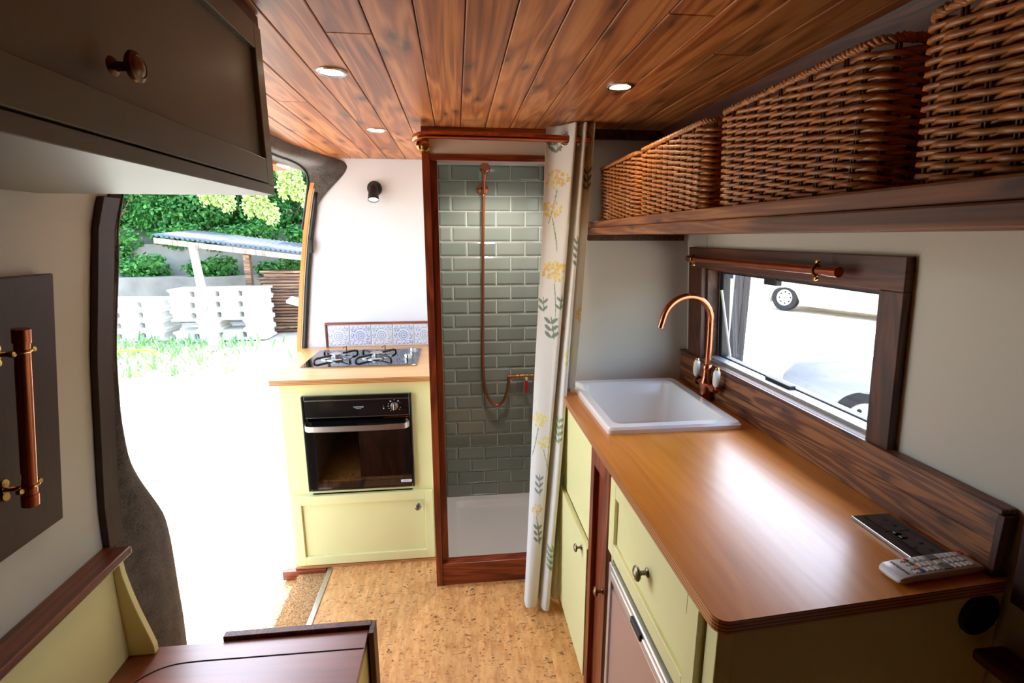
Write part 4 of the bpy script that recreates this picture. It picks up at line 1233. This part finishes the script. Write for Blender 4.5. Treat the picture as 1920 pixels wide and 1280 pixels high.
for y_ in (1.112, 1.742): pipe_clip(cr_, rp(y_), (1, 0, -.06), (0, 1, 0), (0, 0, 1), .034)

# ------------------------------------------------------------------ high shelf and wicker baskets
t = thing('basket_shelf', (.70, .6, 1.487), 'long dark stained pine shelf above the window holding baskets', 'shelf')
MB().box(.508, .905, -1.2, 1.903, 1.490, 1.506).obj('board', 'shelf_pine', t)
MB().box(.488, .508, -1.2, 1.903, 1.487, 1.512).obj('front_edge', 'shelf_pine', t, bevel=.003, label='knotty front edging of the shelf')
MB().box(.494, .512, -1.2, 1.903, 1.512, 1.536).obj('lip', 'shelf_pine', t, bevel=.004)
b = MB(); b.prism([(.492, 1.487), (.492, 1.478), (.498, 1.470), (.508, 1.466), (.885, 1.466), (.885, 1.487)], 1.884, 1.904, along_y); b.obj('bracket', 'dark_pine', t)


def basket_mesh():
    """woven body, stakes, rim braid around a rounded rectangle that widens a little upwards"""
    Lh, Wh, H = .186, .140, .208
    def peri(t, z, off):
        k = 1 + .05 * (z / H)
        hx, hy, r = Wh * k + off, Lh * k + off, .030 + off
        seglen = [2 * (hy - r), math.pi / 2 * r, 2 * (hx - r), math.pi / 2 * r] * 2
        tot = sum(seglen[:4]) * 2; d = (t % 1.0) * tot
        a0 = [0, 0, 90, 90, 180, 180, 270, 270]
        # start at the near corner of the front face (-x side), walking along +y
        for i in range(8):
            if d <= seglen[i] or i == 7: break
            d -= seglen[i]
        if i == 0: return (-hx, -hy + r + d)
        if i == 1: a = d / r; return (-hx + r - r * math.cos(a), hy - r + r * math.sin(a))
        if i == 2: return (-hx + r + d, hy)
        if i == 3: a = d / r; return (hx - r + r * math.sin(a), hy - r + r * math.cos(a))
        if i == 4: return (hx, hy - r - d)
        if i == 5: a = d / r; return (hx - r + r * math.cos(a), -hy + r - r * math.sin(a))
        if i == 6: return (hx - r - d, -hy)
        a = d / r; return (-hx + r - r * math.sin(a), -hy + r - r * math.cos(a))
    NS = 38
    w = MB(); NR = 33
    rnd = random.Random(3)
    for r_ in range(NR):
        z = .006 + (H - .016) * r_ / (NR - 1)
        ph = (r_ % 2) * math.pi
        j1, j2 = rnd.uniform(-.0008, .0008), rnd.uniform(0, 6)
        pts, rad = [], []
        n = NS * 4
        for i in range(n):
            t = i / n; c = math.cos(math.pi * NS * t + ph)
            p = peri(t, z, .0042 * c)
            pts.append((p[0], p[1], z + j1 + .0014 * math.sin(math.pi * NS * t + ph) + .0007 * math.sin(9 * t * 6.28 + j2)))
            rad.append(.0033 + .0007 * max(0, c))
        w.tube(pts, rad, 5, closed=True)
    s = MB()
    for i in range(NS):
        t = (i + .0) / NS
        for d in (-.0022, .0022):
            s.tube([(*peri(t + d / 1.3, 0.002, 0), .002), (*peri(t + d / 1.3, H, 0), H)], .0019, 5)
    rm_ = MB()
    for k in range(3):
        pts = []
        for i in range(240):
            t = i / 240; a = 2 * math.pi * (t * 62 + k / 3)
            p = peri(t, H, .0040 * math.cos(a)); pts.append((p[0], p[1], H + .003 + .0040 * math.sin(a)))
        rm_.tube(pts, .0034, 5, closed=True)
    base = MB(); base.prism([peri(i / 40, 0, -.002) for i in range(40)], 0, .004)
    return w, s, rm_, base


w, s_, rm_, bs_ = basket_mesh()
bx = .672
by0 = .80
bk = thing('wicker_basket', (bx, .802, 1.506), 'brown wicker basket directly above the window copper rail', 'basket', 'wicker baskets on the high shelf')
for mb, nm, mt in ((w, 'weave', 'wicker'), (s_, 'stakes', 'wicker_stake'), (rm_, 'rim_braid', 'wicker'), (bs_, 'base', 'wicker_stake')):
    bmesh.ops.translate(mb.bm, vec=(bx, .802, 1.5066), verts=mb.bm.verts)
    mb.obj(nm, mt, bk, smooth='all', origin=(bx, .802, 1.506), kind='stuff' if nm in ('weave', 'stakes') else None)
BASKETS = [bk]
for y_ in (1.240, 1.650, .366): BASKETS.append(copy_tree(bk, (bx, y_, 1.506)))
for o_, lb in zip(BASKETS, ('brown wicker basket on the shelf above the window glass, facing worktop middle', 'wicker basket with ceiling light shining on it, second from shower curtain',
                            'wicker basket at the shelf end next to the shower curtain', 'wicker basket farthest from the shower curtain, above the remote control')):
    o_['label'] = lb

# ------------------------------------------------------------------ downlights
for (x_, y_, lb) in ((-.284, 1.326, 'round chrome downlight in plank ceiling beside the grey overhead cabinet'), (.436, 1.364, 'round chrome downlight in plank ceiling beside the wicker baskets'), (-.28, 1.987, 'round chrome downlight in plank ceiling nearest the black wall spotlight')):
    t = thing('downlight', (x_, y_, CEIL), lb, 'ceiling light', 'ceiling downlights')
    MB().lathe([(.0365, 0), (.0365, -.002), (.033, -.005), (.027, -.004), (.026, -.0005)], (x_, y_, CEIL - .0005), seg=32).obj('bezel', 'steel', t, smooth=True)
    MB().lathe([(.0265, -.0022), (0, -.0026)], (x_, y_, CEIL - .0005), seg=28).obj('lens', 'lamp_disc', t)
    ld = bpy.data.lights.new('downlight_beam', 'SPOT'); ld.energy = 5.0; ld.color = (1.0, .72, .42); ld.spot_size = R(135); ld.spot_blend = .6; ld.shadow_soft_size = .022
    lo = bpy.data.objects.new('downlight_beam', ld); COL.objects.link(lo); lo.parent = t; lo.location = (0, 0, -.012)

# ------------------------------------------------------------------ left side: overhead cabinet
OXF, OY0, OY1, OZB = -.342, -1.3, 1.030, 1.558
t = thing('overhead_cabinet', (-.55, .3, OZB), 'grey-green painted overhead cabinet with panelled doors', 'cabinet')
fo_ = lambda u, v, n: (OXF + n, u, v)
b = MB()
b.prism([(xl(OZB) + .003, OZB), (OXF, OZB), (OXF, OZB + .018), (xl(OZB + .018) + .003, OZB + .018)], OY0, OY1, along_y)
b.obj('bottom_board', 'sage_paint', t, bevel=.001, seg=1)
b = MB(); zs = [lerp(OZB + .018, CEIL - .002, i / 8) for i in range(9)]
b.prism([(xl(z) + .003, z) for z in zs] + [(OXF - .018, z) for z in zs[::-1]], OY1 - .018, OY1, along_y); b.obj('end_panel', 'sage_paint', t)
MB().box(OXF - .02, OXF - .001, OY0, OY1, CEIL - .020, CEIL - .002).obj('top_rail', 'dark_pine', t)
for (u0, u1) in ((.142, 1.029), (-.75, .138), (-1.3, -.754)):
    d = shaker(t, lambda u, v, n: (OXF - .018 + n, u, v), u0, u1, OZB + .020, CEIL - .021, .033, .020, 'sage_paint', 'door', rec=.009, rail=.042)
    if u0 > 0: knob(d, (OXF + .002, (u0 + u1) / 2, 1.648), (1, 0, 0), 'aged_brass', 1.02, oval=1.0)

# dark board with a grab rail on the left wall
bfn = lambda y, z, n: (interp(z, [.88, 1.43], [-.861, -.786]) + n, y, z)
t = thing('left_wall_board', (-.83, .7, .90), 'dark stained flat board fixed to white wall below overhead cabinet', 'board')
MB().fbox(bfn, .28, 1.046, .900, 1.412, .002, .022).obj('panel', 'mahogany_stain', t, bevel=.0025)
gr = thing('grab_rail', (-.77, .91, 1.0), 'upright copper tube on brass clips fixed to dark board', 'rail')
gp = lambda z: Vector(bfn(.912, z, .022 + .043))
MB().tube([gp(1.010), gp(1.320)], .0112, 16).obj('tube', 'copper', gr, smooth=True)
for a_, c_ in ((1.004, 1.026), (1.304, 1.328)): MB().tube([gp(a_), gp(c_)], .0128, 16).obj('end_cap', 'copper', gr, smooth=True)
for z_ in (1.040, 1.288): pipe_clip(gr, gp(z_), (-1, 0, -.13), (.135, 0, 1), (0, 1, 0), .043)

# bench along the left side
BZ = .452
t = thing('storage_bench', (-.54, .2, 0), 'storage bench with dark glossy wooden top and cream backrest', 'bench')
tb = MB(); tb.prism([(-.872, -1.4), (-.255, -1.4), (-.255, 1.176), (-.872, 1.176)], BZ - .018, BZ, lambda u, v, w: (u, v, w))
tb.obj('bench_top', 'bench_ply', t, bevel=.0015, seg=1)
# the lift-out lid: a thin groove with a rounded corner
gpts = [(-.258, 1.113), (-.55, 1.116), (-.66, 1.117), (-.715, 1.112), (-.752, 1.095), (-.778, 1.066), (-.785, 1.03), (-.785, .80), (-.785, -1.2)]
gs = smooth_path([(x_, y_, BZ + .0004) for x_, y_ in gpts], 8)
b = MB(); b.tube(gs, .0016, 6); b.obj('lid_groove', plain('groove_dark', srgb(24, 10, 8), .8), t)
MB().box(-.272, -.258, -1.4, 1.16, .0, BZ - .018).obj('front_panel', 'cream_paint', t)
MB().box(-.625, -.250, 1.177, 1.197, .0, BZ + .012).obj('end_board', 'dark_pine_upright', t, bevel=.0012, seg=1)
MB().box(-.252, -.238, 1.150, 1.197, .0, BZ + .010).obj('corner_post', 'dark_pine_upright', t, bevel=.0012, seg=1)
MB().box(-.858, -.838, -1.4, 1.165, BZ + .0005, .722).obj('backrest', 'cream_paint', t)
MB().box(-.868, -.806, -1.4, 1.180, .722, .742).obj('cap_rail', 'bench_rail', t, bevel=.003)
sc_pts = [(-.838, .722), (-.822, .722), (-.820, .68), (-.812, .63), (-.802, .58), (-.792, .54), (-.782, .50), (-.776, .475), (-.776, BZ + .0005), (-.838, BZ + .0005)]
b = MB(); b.prism(sc_pts, 1.152, 1.168, along_y); b.obj('end_bracket', 'cream_paint', t, bevel=.001, seg=1)

# matching rail and board on the right wall behind the galley end
t = thing('right_cap_rail', (.92, -.3, .75), 'dark wooden cap rail on right wall beside galley end panel', 'rail')
MB().box(.885, .949, -1.3, .648, .752, .776).obj('rail', 'dark_pine', t, bevel=.008, seg=3)
tag(MB().fbox(lambda y, z, n: (xr(z) - n, y, z), .05, .640, .868, 1.36, .002, .022).obj('right_wall_board', 'mahogany_stain', bevel=.0025), 'dark stained board on right wall beyond the worktop end', 'board')

# coir strip in the doorway step
b = MB(); b.box(-.742, -.6135, 1.217, 2.074, -.0445, -.016)
for i in range(420):
    y_ = random.uniform(1.22, 2.07); x_ = -.742; b.tube([(x_ + .004, y_, random.uniform(-.03, -.02)), (x_ - random.uniform(.003, .010), y_ + random.uniform(-.004, .004), random.uniform(-.028, -.016))], .0008, 3, cap=False)
tag(b.obj('doormat', 'coir'), 'brown coir matting strip in the sliding door step', 'doormat')

# ------------------------------------------------------------------ the yard outside
GZ = -.55
b = MB()
b.grid(lambda u, v: (lerp(-45, 45, u), lerp(-30, 60, v), GZ + (.02 * math.sin(u * 60) * math.cos(v * 50))), 60, 60)
structure(b.obj('ground', 'yard_dirt', origin=(0, 0, GZ), smooth='all'))
structure(MB().box(-30, -1.2, 12.6, 13.1, GZ, .55).obj('wall_retaining', 'render_wall', bevel=.02))
structure(MB().box(-30, -1.2, 13.4, 13.9, GZ, 1.30).obj('wall_retaining_upper', 'render_wall', bevel=.02))
b = MB(); b.grid(lambda u, v: (lerp(-30, 2, u), 13.9 + 9 * v, lerp(1.3, 5.5, v) + .3 * math.sin(u * 40) * v), 40, 8)
structure(b.obj('bank', plain('soil', srgb(70, 66, 48), .95, noise=.3, nscale=2), origin=(-14, 18, 0)))


def leaf_cloud(n, rx, ry, rz, size, seed, shell=.55, droop=0.0):
    rnd = random.Random(seed); verts, faces = [], []
    lumps = [(Vector((rnd.gauss(0, .42) * rx, rnd.gauss(0, .42) * ry, rnd.gauss(0, .42) * rz)), rnd.uniform(.3, .5)) for _ in range(12)]
    for _ in range(n):
        c, q = rnd.choice(lumps)
        d = Vector((rnd.gauss(0, 1), rnd.gauss(0, 1), rnd.gauss(0, 1))).normalized() * (shell + (1 - shell) * rnd.random())
        p = c + Vector((d.x * rx * q, d.y * ry * q, d.z * rz * q))
        nrm = (d + Vector((rnd.uniform(-.7, .7), rnd.uniform(-.7, .7), rnd.uniform(0, 1.0)))).normalized()
        u = nrm.orthogonal().normalized(); u.rotate(Matrix.Rotation(rnd.uniform(0, 6.28), 3, nrm)); v = nrm.cross(u)
        s = size * rnd.uniform(.6, 1.25); k = len(verts)
        verts += [p - u * s * .5, p - v * s * .36 + u * s * .05 - nrm * s * .1, p + u * s * .6, p + v * s * .36 + u * s * .05 - nrm * s * .1]
        faces.append((k, k + 1, k + 2, k + 3))
    me = bpy.data.meshes.new('foliage'); me.from_pydata(verts, [], faces); me.update()
    return me


ivy = [leaf_cloud(16000, 2.3, 1.0, 1.7, .115, 21), leaf_cloud(16000, 2.2, 1.0, 1.6, .12, 22)]
for me_ in ivy: me_.materials.append(M['ivy_leaf'])
SH = [(-9.6, 14.7, 2.2, 0), (-7.2, 14.8, 2.45, 1), (-5.2, 14.9, 2.25, 0), (-3.0, 15.0, 2.4, 1), (-1.0, 15.2, 2.3, 0), (-8.4, 15.4, 4.9, 1), (-5.9, 15.6, 5.1, 0), (-3.4, 15.8, 5.0, 1), (-12.4, 14.2, 3.0, 1), (-11.0, 15.8, 5.0, 0), (-1.0, 16.2, 5.0, 1)]
SLB = ['dense ivy-green bush above the pale leaning board', 'dense green bush on the bank behind the sheet roof', 'leafy green bush behind the timber pile']
for i, (x_, y_, z_, k) in enumerate(SH):
    r_ = thing('bush', (x_, y_, 1.3), 'dense green bush growing on the bank behind the sheet-roofed lean-to', 'bush', 'bushes on the bank')
    link('foliage', ivy[k], None, r_, (x_, y_, z_), kind='stuff').rotation_euler = (0, 0, (i * 1.3) % .8 - .4)
    b = MB()
    for q in range(5): b.tube(smooth_path([(x_ + .1 * q - .2, y_ + .2, 1.0), (x_ + .2 * (q - 2), y_ + .1, z_ - .7), (x_ + .55 * (q - 2), y_, z_ + .4)], 4), [.04, .036, .033, .03, .027, .024, .02, .015, .01], 6)
    b.obj('stems', 'bark', r_)
low = leaf_cloud(1300, .8, .35, .38, .11, 31); low.materials.append(M['ivy_leaf'])
for i, (x_, y_, z_) in enumerate(((-8.3, 13.3, 1.25), (-3.9, 13.6, 1.5), (-2.6, 13.6, 1.45), (-6.1, 13.5, 1.35), (-6.0, 12.9, .65), (-4.4, 12.9, .62), (-7.6, 12.95, .70), (-5.2, 13.6, 1.5), (-7.0, 13.5, 1.4))):
    r_ = thing('creeper', (x_, y_, z_ - .2), 'low green creeper spilling over the retaining wall', 'creeper', 'creepers on the retaining walls')
    link('foliage', low, None, r_, (x_, y_, z_), kind='stuff')
# overhanging pale boughs
mp = leaf_cloud(1700, .34, .30, .70, .075, 41); mp.materials.append(M['maple_leaf'])
mp2 = leaf_cloud(1900, .85, .40, .26, .075, 42); mp2.materials.append(M['maple_leaf'])
for i, (x_, y_, z_, me_, lb) in enumerate(((-4.1, 11.4, 2.3, mp, 'pale sunlit bough hanging in front of the sheet roof'), (-3.3, 11.2, 2.65, mp, 'pale sunlit bough hanging beside the orange door jamb'), (-6.2, 11.6, 2.75, mp2, 'pale sunlit bough spreading above the sheet roof end'), (-3.6, 11.6, 3.6, mp2, 'pale sunlit bough high beside the felt corner of the doorway'), (-5.0, 11.5, 2.55, mp, 'short pale bough hanging above the leaning board'))):
    r_ = thing('tree_bough', (x_, y_, z_), lb, 'branch')
    link('foliage', me_, None, r_, (x_, y_, z_), kind='stuff')
    b = MB(); b.tube(smooth_path([(x_ + .4, 13.6, z_ + 2.2), (x_ + .3, 12.6, z_ + 1.6), (x_ + .1, y_ + .3, z_ + .8), (x_ - .05, y_, z_ - .3)], 6), [.05] + [.05 - .0024 * k for k in range(1, 19)], 6)
    b.obj('branch', 'bark', r_)

# sheet-roofed lean-to
t = thing('lean_to', (-4.2, 11.8, GZ), 'low lean-to with corrugated grey sheet roof in the yard', 'shed')
b = MB()
def roof_pt(u, v):
    x = lerp(-6.05, -1.8, u); y = lerp(10.9, 12.6, v); z = lerp(1.52, .98, u) + .10 * v + .022 * math.sin(u * 2 * math.pi * 44)
    return (x, y, z)
b.grid(roof_pt, 352, 2); b.obj('roof_sheet', 'roof_sheet', t, smooth='all', solid=.012)
b = MB(); b.hexa([(-6.05, 10.92, 1.36), (-1.8, 10.92, .82), (-1.8, 10.98, .82), (-6.05, 10.98, 1.36), (-6.05, 10.92, 1.47), (-1.8, 10.92, .93), (-1.8, 10.98, .93), (-6.05, 10.98, 1.47)]); b.obj('fascia_board', 'grey_timber', t)
for x_, h_ in ((-4.35, 1.15), (-2.0, .86)): MB().box(x_ - .06, x_ + .06, 11.0, 11.12, GZ, h_).obj('post', 'old_timber', t)
b = MB(); b.hexa([(-5.35, 10.80, 1.30), (-5.22, 10.80, 1.36), (-5.22, 10.86, 1.36), (-5.35, 10.86, 1.30), (-4.48, 9.30, GZ + .02), (-4.33, 9.30, GZ + .02), (-4.33, 9.38, GZ + .02), (-4.48, 9.38, GZ + .02)])
tag(b.obj('leaning_board', 'grey_timber'), 'pale board leaning up against the edge of the sheet roof', 'board')
# stacked boards under the roof
rnd = random.Random(5)
bd = MB().box(-.8, .8, -.12, .12, 0, .05)
me_b = None
for lay in range(20):
    for q in range(2):
        nx, ny, nz = -3.35 + rnd.uniform(-.10, .10), 11.22 + q * .27, GZ + .02 + lay * .066
        if nz > .74: continue
        if me_b is None:
            o_ = bd.obj('stacked_board', 'old_timber', origin=(0, 0, 0)); me_b = o_.data; o_.location = (nx, ny, nz); WO[o_] = Vector((nx, ny, nz))
        else:
            o_ = link('stacked_board', me_b, None, None, (nx, ny, nz))
        o_.rotation_euler = (0, 0, rnd.uniform(-.02, .02))
        tag(o_, 'old brown board in the timber pile under the sheet roof', 'board', 'boards in the timber pile')

# stacked concrete blocks
cb = MB()
blk = [(-.21, 0), (.21, 0), (.21, .04), (.165, .06), (.165, .15), (.21, .17), (.21, .205), (-.21, .205), (-.21, .17), (-.165, .15), (-.165, .06), (-.21, .04)]
cb.prism(blk, -.18, .42, along_y); me_c = None
for (x0, y0, nx_, nz_, lb, gp_) in ((-6.80, 10.50, 3, 4, 'pale concrete block stacked beside the sliding door edge', 'blocks in the long stack'), (-5.30, 10.32, 2, 5, 'pale concrete block in the stack beside the leaning board', 'blocks in the tall stack'), (-4.46, 10.42, 2, 5, 'pale concrete block in the stack before the timber pile', 'blocks in the stack before the timber')):
    for i in range(nx_):
        for k in range(nz_):
            if (i, k, nz_) in ((0, 1, 5),): continue
            p = (x0 + i * .428, y0 + rnd.uniform(-.02, .02), GZ + .012 + k * .2065)
            if me_c is None:
                o_ = cb.obj('concrete_block', 'concrete', bevel=.006, seg=1, origin=(0, 0, 0)); me_c = o_.data; o_.location = p; WO[o_] = Vector(p)
            else: o_ = link('concrete_block', me_c, None, None, p)
            tag(o_, lb, 'concrete block', gp_)
b = MB(); b.hexa([(-3.5, 10.6, .15), (-2.2, 10.6, -.25), (-2.2, 11.0, -.20), (-3.5, 11.0, .20), (-3.5, 10.6, .20), (-2.2, 10.6, -.20), (-2.2, 11.0, -.15), (-3.5, 11.0, .25)])
tag(b.obj('loose_sheet', 'concrete'), 'pale loose sheet sloping down in front of the timber pile', 'sheet')

# weeds in the yard
verts, faces = [], []
for _ in range(1700):
    x_ = random.gauss(-5.6, 1.2); y_ = random.uniform(7.6, 10.2) ; h = random.uniform(.04, .17) * (1.0 if random.random() < .85 else 1.6); a = random.uniform(0, 6.28)
    w_ = random.uniform(.012, .03); k = len(verts); lx, ly = random.uniform(-.1, .1), random.uniform(-.1, .1)
    c, s = math.cos(a) * w_, math.sin(a) * w_
    verts += [(x_ - c, y_ - s, GZ), (x_ + c, y_ + s, GZ), (x_ + lx + c * .5, y_ + ly + s * .5, GZ + h), (x_ + lx - c * .5, y_ + ly - s * .5, GZ + h)]
    faces.append((k, k + 1, k + 2, k + 3))
me = bpy.data.meshes.new('weeds'); me.from_pydata(verts, [], faces); me.update()
o_ = link('weeds', me, 'weed_leaf', None, (0, 0, 0), kind='stuff'); o_['label'] = 'sparse green weeds growing in front of the concrete blocks'; o_['category'] = 'weeds'
b = MB(); b.tube(smooth_path([(-5.5 + .55 * math.cos(a), 8.5 + .35 * math.sin(a), GZ + .03 + .12 * max(0, math.sin(a * .5 + 1))) for a in [k * .5 for k in range(11)]], 6), .018, 8)
tag(b.obj('garden_hose', 'yellow_hose', smooth='all'), 'loop of yellow hose lying among the weeds', 'hose')

# invented shed to darken part of the window view; parked vehicles beyond
t = thing('invented_outbuilding', (2.3, 6.0, GZ), 'invented dark timber outbuilding darkening part of the kitchen window view', 'shed')
x_ = .75
while x_ < 3.0 - .01:
    MB().box(x_ + .004, min(x_ + .145, 3.0), 4.80, 4.825, GZ, 2.4).obj('cladding_board', 'dark_timber', t); x_ += .145
MB().box(.75, 2.98, 4.825, 6.8, GZ, 2.4).obj('walls', 'dark_timber', t)
MB().box(.65, 3.05, 4.7, 6.9, 2.4, 2.48).obj('roof', 'dark_timber', t)
b = MB(); b.tube([(2.55, 4.77, GZ), (2.55, 4.77, 2.3)], .03, 10); b.obj('downpipe', 'fridge_trim', t)


def wheel(parent, c, ax, r):
    c = Vector(c); w = empty('wheel', c, parent)
    MB().lathe([(r * .62, -.10), (r * .95, -.10), (r, -.07), (r, .07), (r * .95, .10), (r * .62, .10), (r * .60, .06)], c, ax, 32).obj('tyre', 'tyre', w, smooth=True)
    b = MB(); b.lathe([(r * .62, .09), (r * .58, .06), (r * .5, .05), (r * .28, .055), (r * .2, .075), (0, .075)], c, ax, 28); b.obj('rim', 'wheel_alloy', w, smooth=True)
    A_ = Vector(ax); U = A_.orthogonal().normalized(); V = A_.cross(U)
    b = MB()
    for k in range(8):
        a = k * math.pi / 4; p = c + A_ * .052 + (U * math.cos(a) + V * math.sin(a)) * r * .42; b.lathe([(0, .004), (r * .06, .004), (r * .07, 0)], p, ax, 10)
    b.obj('wheel_holes', 'tyre', w)


def vehicle(name, o, d, L, H, W, wr, paint, label, hood):
    """side profile extruded across the width; d is the direction it faces (unit vector in plan)"""
    o = Vector(o); d = Vector((d[0], d[1], 0)).normalized(); s = Vector((-d.y, d.x, 0))
    t = thing(name, o, label, name)
    P = lambda u, v, w: o + d * u + s * w + Vector((0, 0, v))
    def arch(cx):
        return [(cx + (wr + .06) * math.cos(a), .18 + max(0, (wr + .06) * math.sin(a)) + .0) for a in [math.pi * k / 10 for k in range(10, -1, -1)]]
    fx, rx = L * .5 - .85, -L * .5 + .85
    body = [(-L / 2, .30)] + [(-L / 2 + .05, .20)] + arch(rx) + arch(fx) + [(L / 2 - .05, .22), (L / 2, .40), (L / 2 - .02, .62), (L / 2 - .12, .80), (L / 2 - hood, .98), (L / 2 - hood - .55, H - .05), (L / 2 - hood - .75, H), (-L / 2 + .25, H), (-L / 2 + .05, H - .2), (-L / 2, .9)]
    b = MB(); b.prism(body, -W / 2, W / 2, P); b.obj('body', paint, t, bevel=.05, seg=2, smooth=True)
    b = MB()
    for sg in (-1, 1):
        b.prism([(L / 2 - hood - .15, 1.03), (L / 2 - hood - .58, H - .14), (-L * .05, H - .14), (-L * .05, 1.03)], sg * (W / 2 - .01), sg * (W / 2 + .012), P)
    b.prism([(L / 2 - hood - .04, 1.0), (L / 2 - hood - .50, H - .12), (L / 2 - hood - .46, H - .10), (L / 2 - hood + .01, 1.02)], -W / 2 + .12, W / 2 - .12, P)
    b.obj('windows', 'car_glass', t)
    b = MB()
    for sg in (-1, 1): b.prism([(L / 2 - .03, .62), (L / 2 - .10, .78), (L / 2 - .34, .78), (L / 2 - .30, .66)], sg * (W / 2 - .30), sg * (W / 2 + .006), P)
    b.obj('headlamps', 'clear_glass', t)
    MB().prism([(L / 2 + .01, .30), (L / 2 + .01, .52), (L / 2 - .05, .52), (L / 2 - .05, .30)], -W / 2 + .2, W / 2 - .2, P).obj('grille', 'tyre', t)
    for cx in (fx, rx):
        for sg in (-1, 1): wheel(t, P(cx, wr, sg * (W / 2 - .10)), s * sg, wr)
    return t


vehicle('van', (10.55, 12.0, GZ), (-.42, .90), 4.6, 2.0, 1.8, .37, 'car_white', 'white van parked far across the yard beyond the window', .9)
vehicle('car', (5.10, 3.40, GZ), (-.50, .866), 4.0, 1.45, 1.7, .32, 'car_grey', 'pale grey car parked just outside the kitchen window', 1.0)
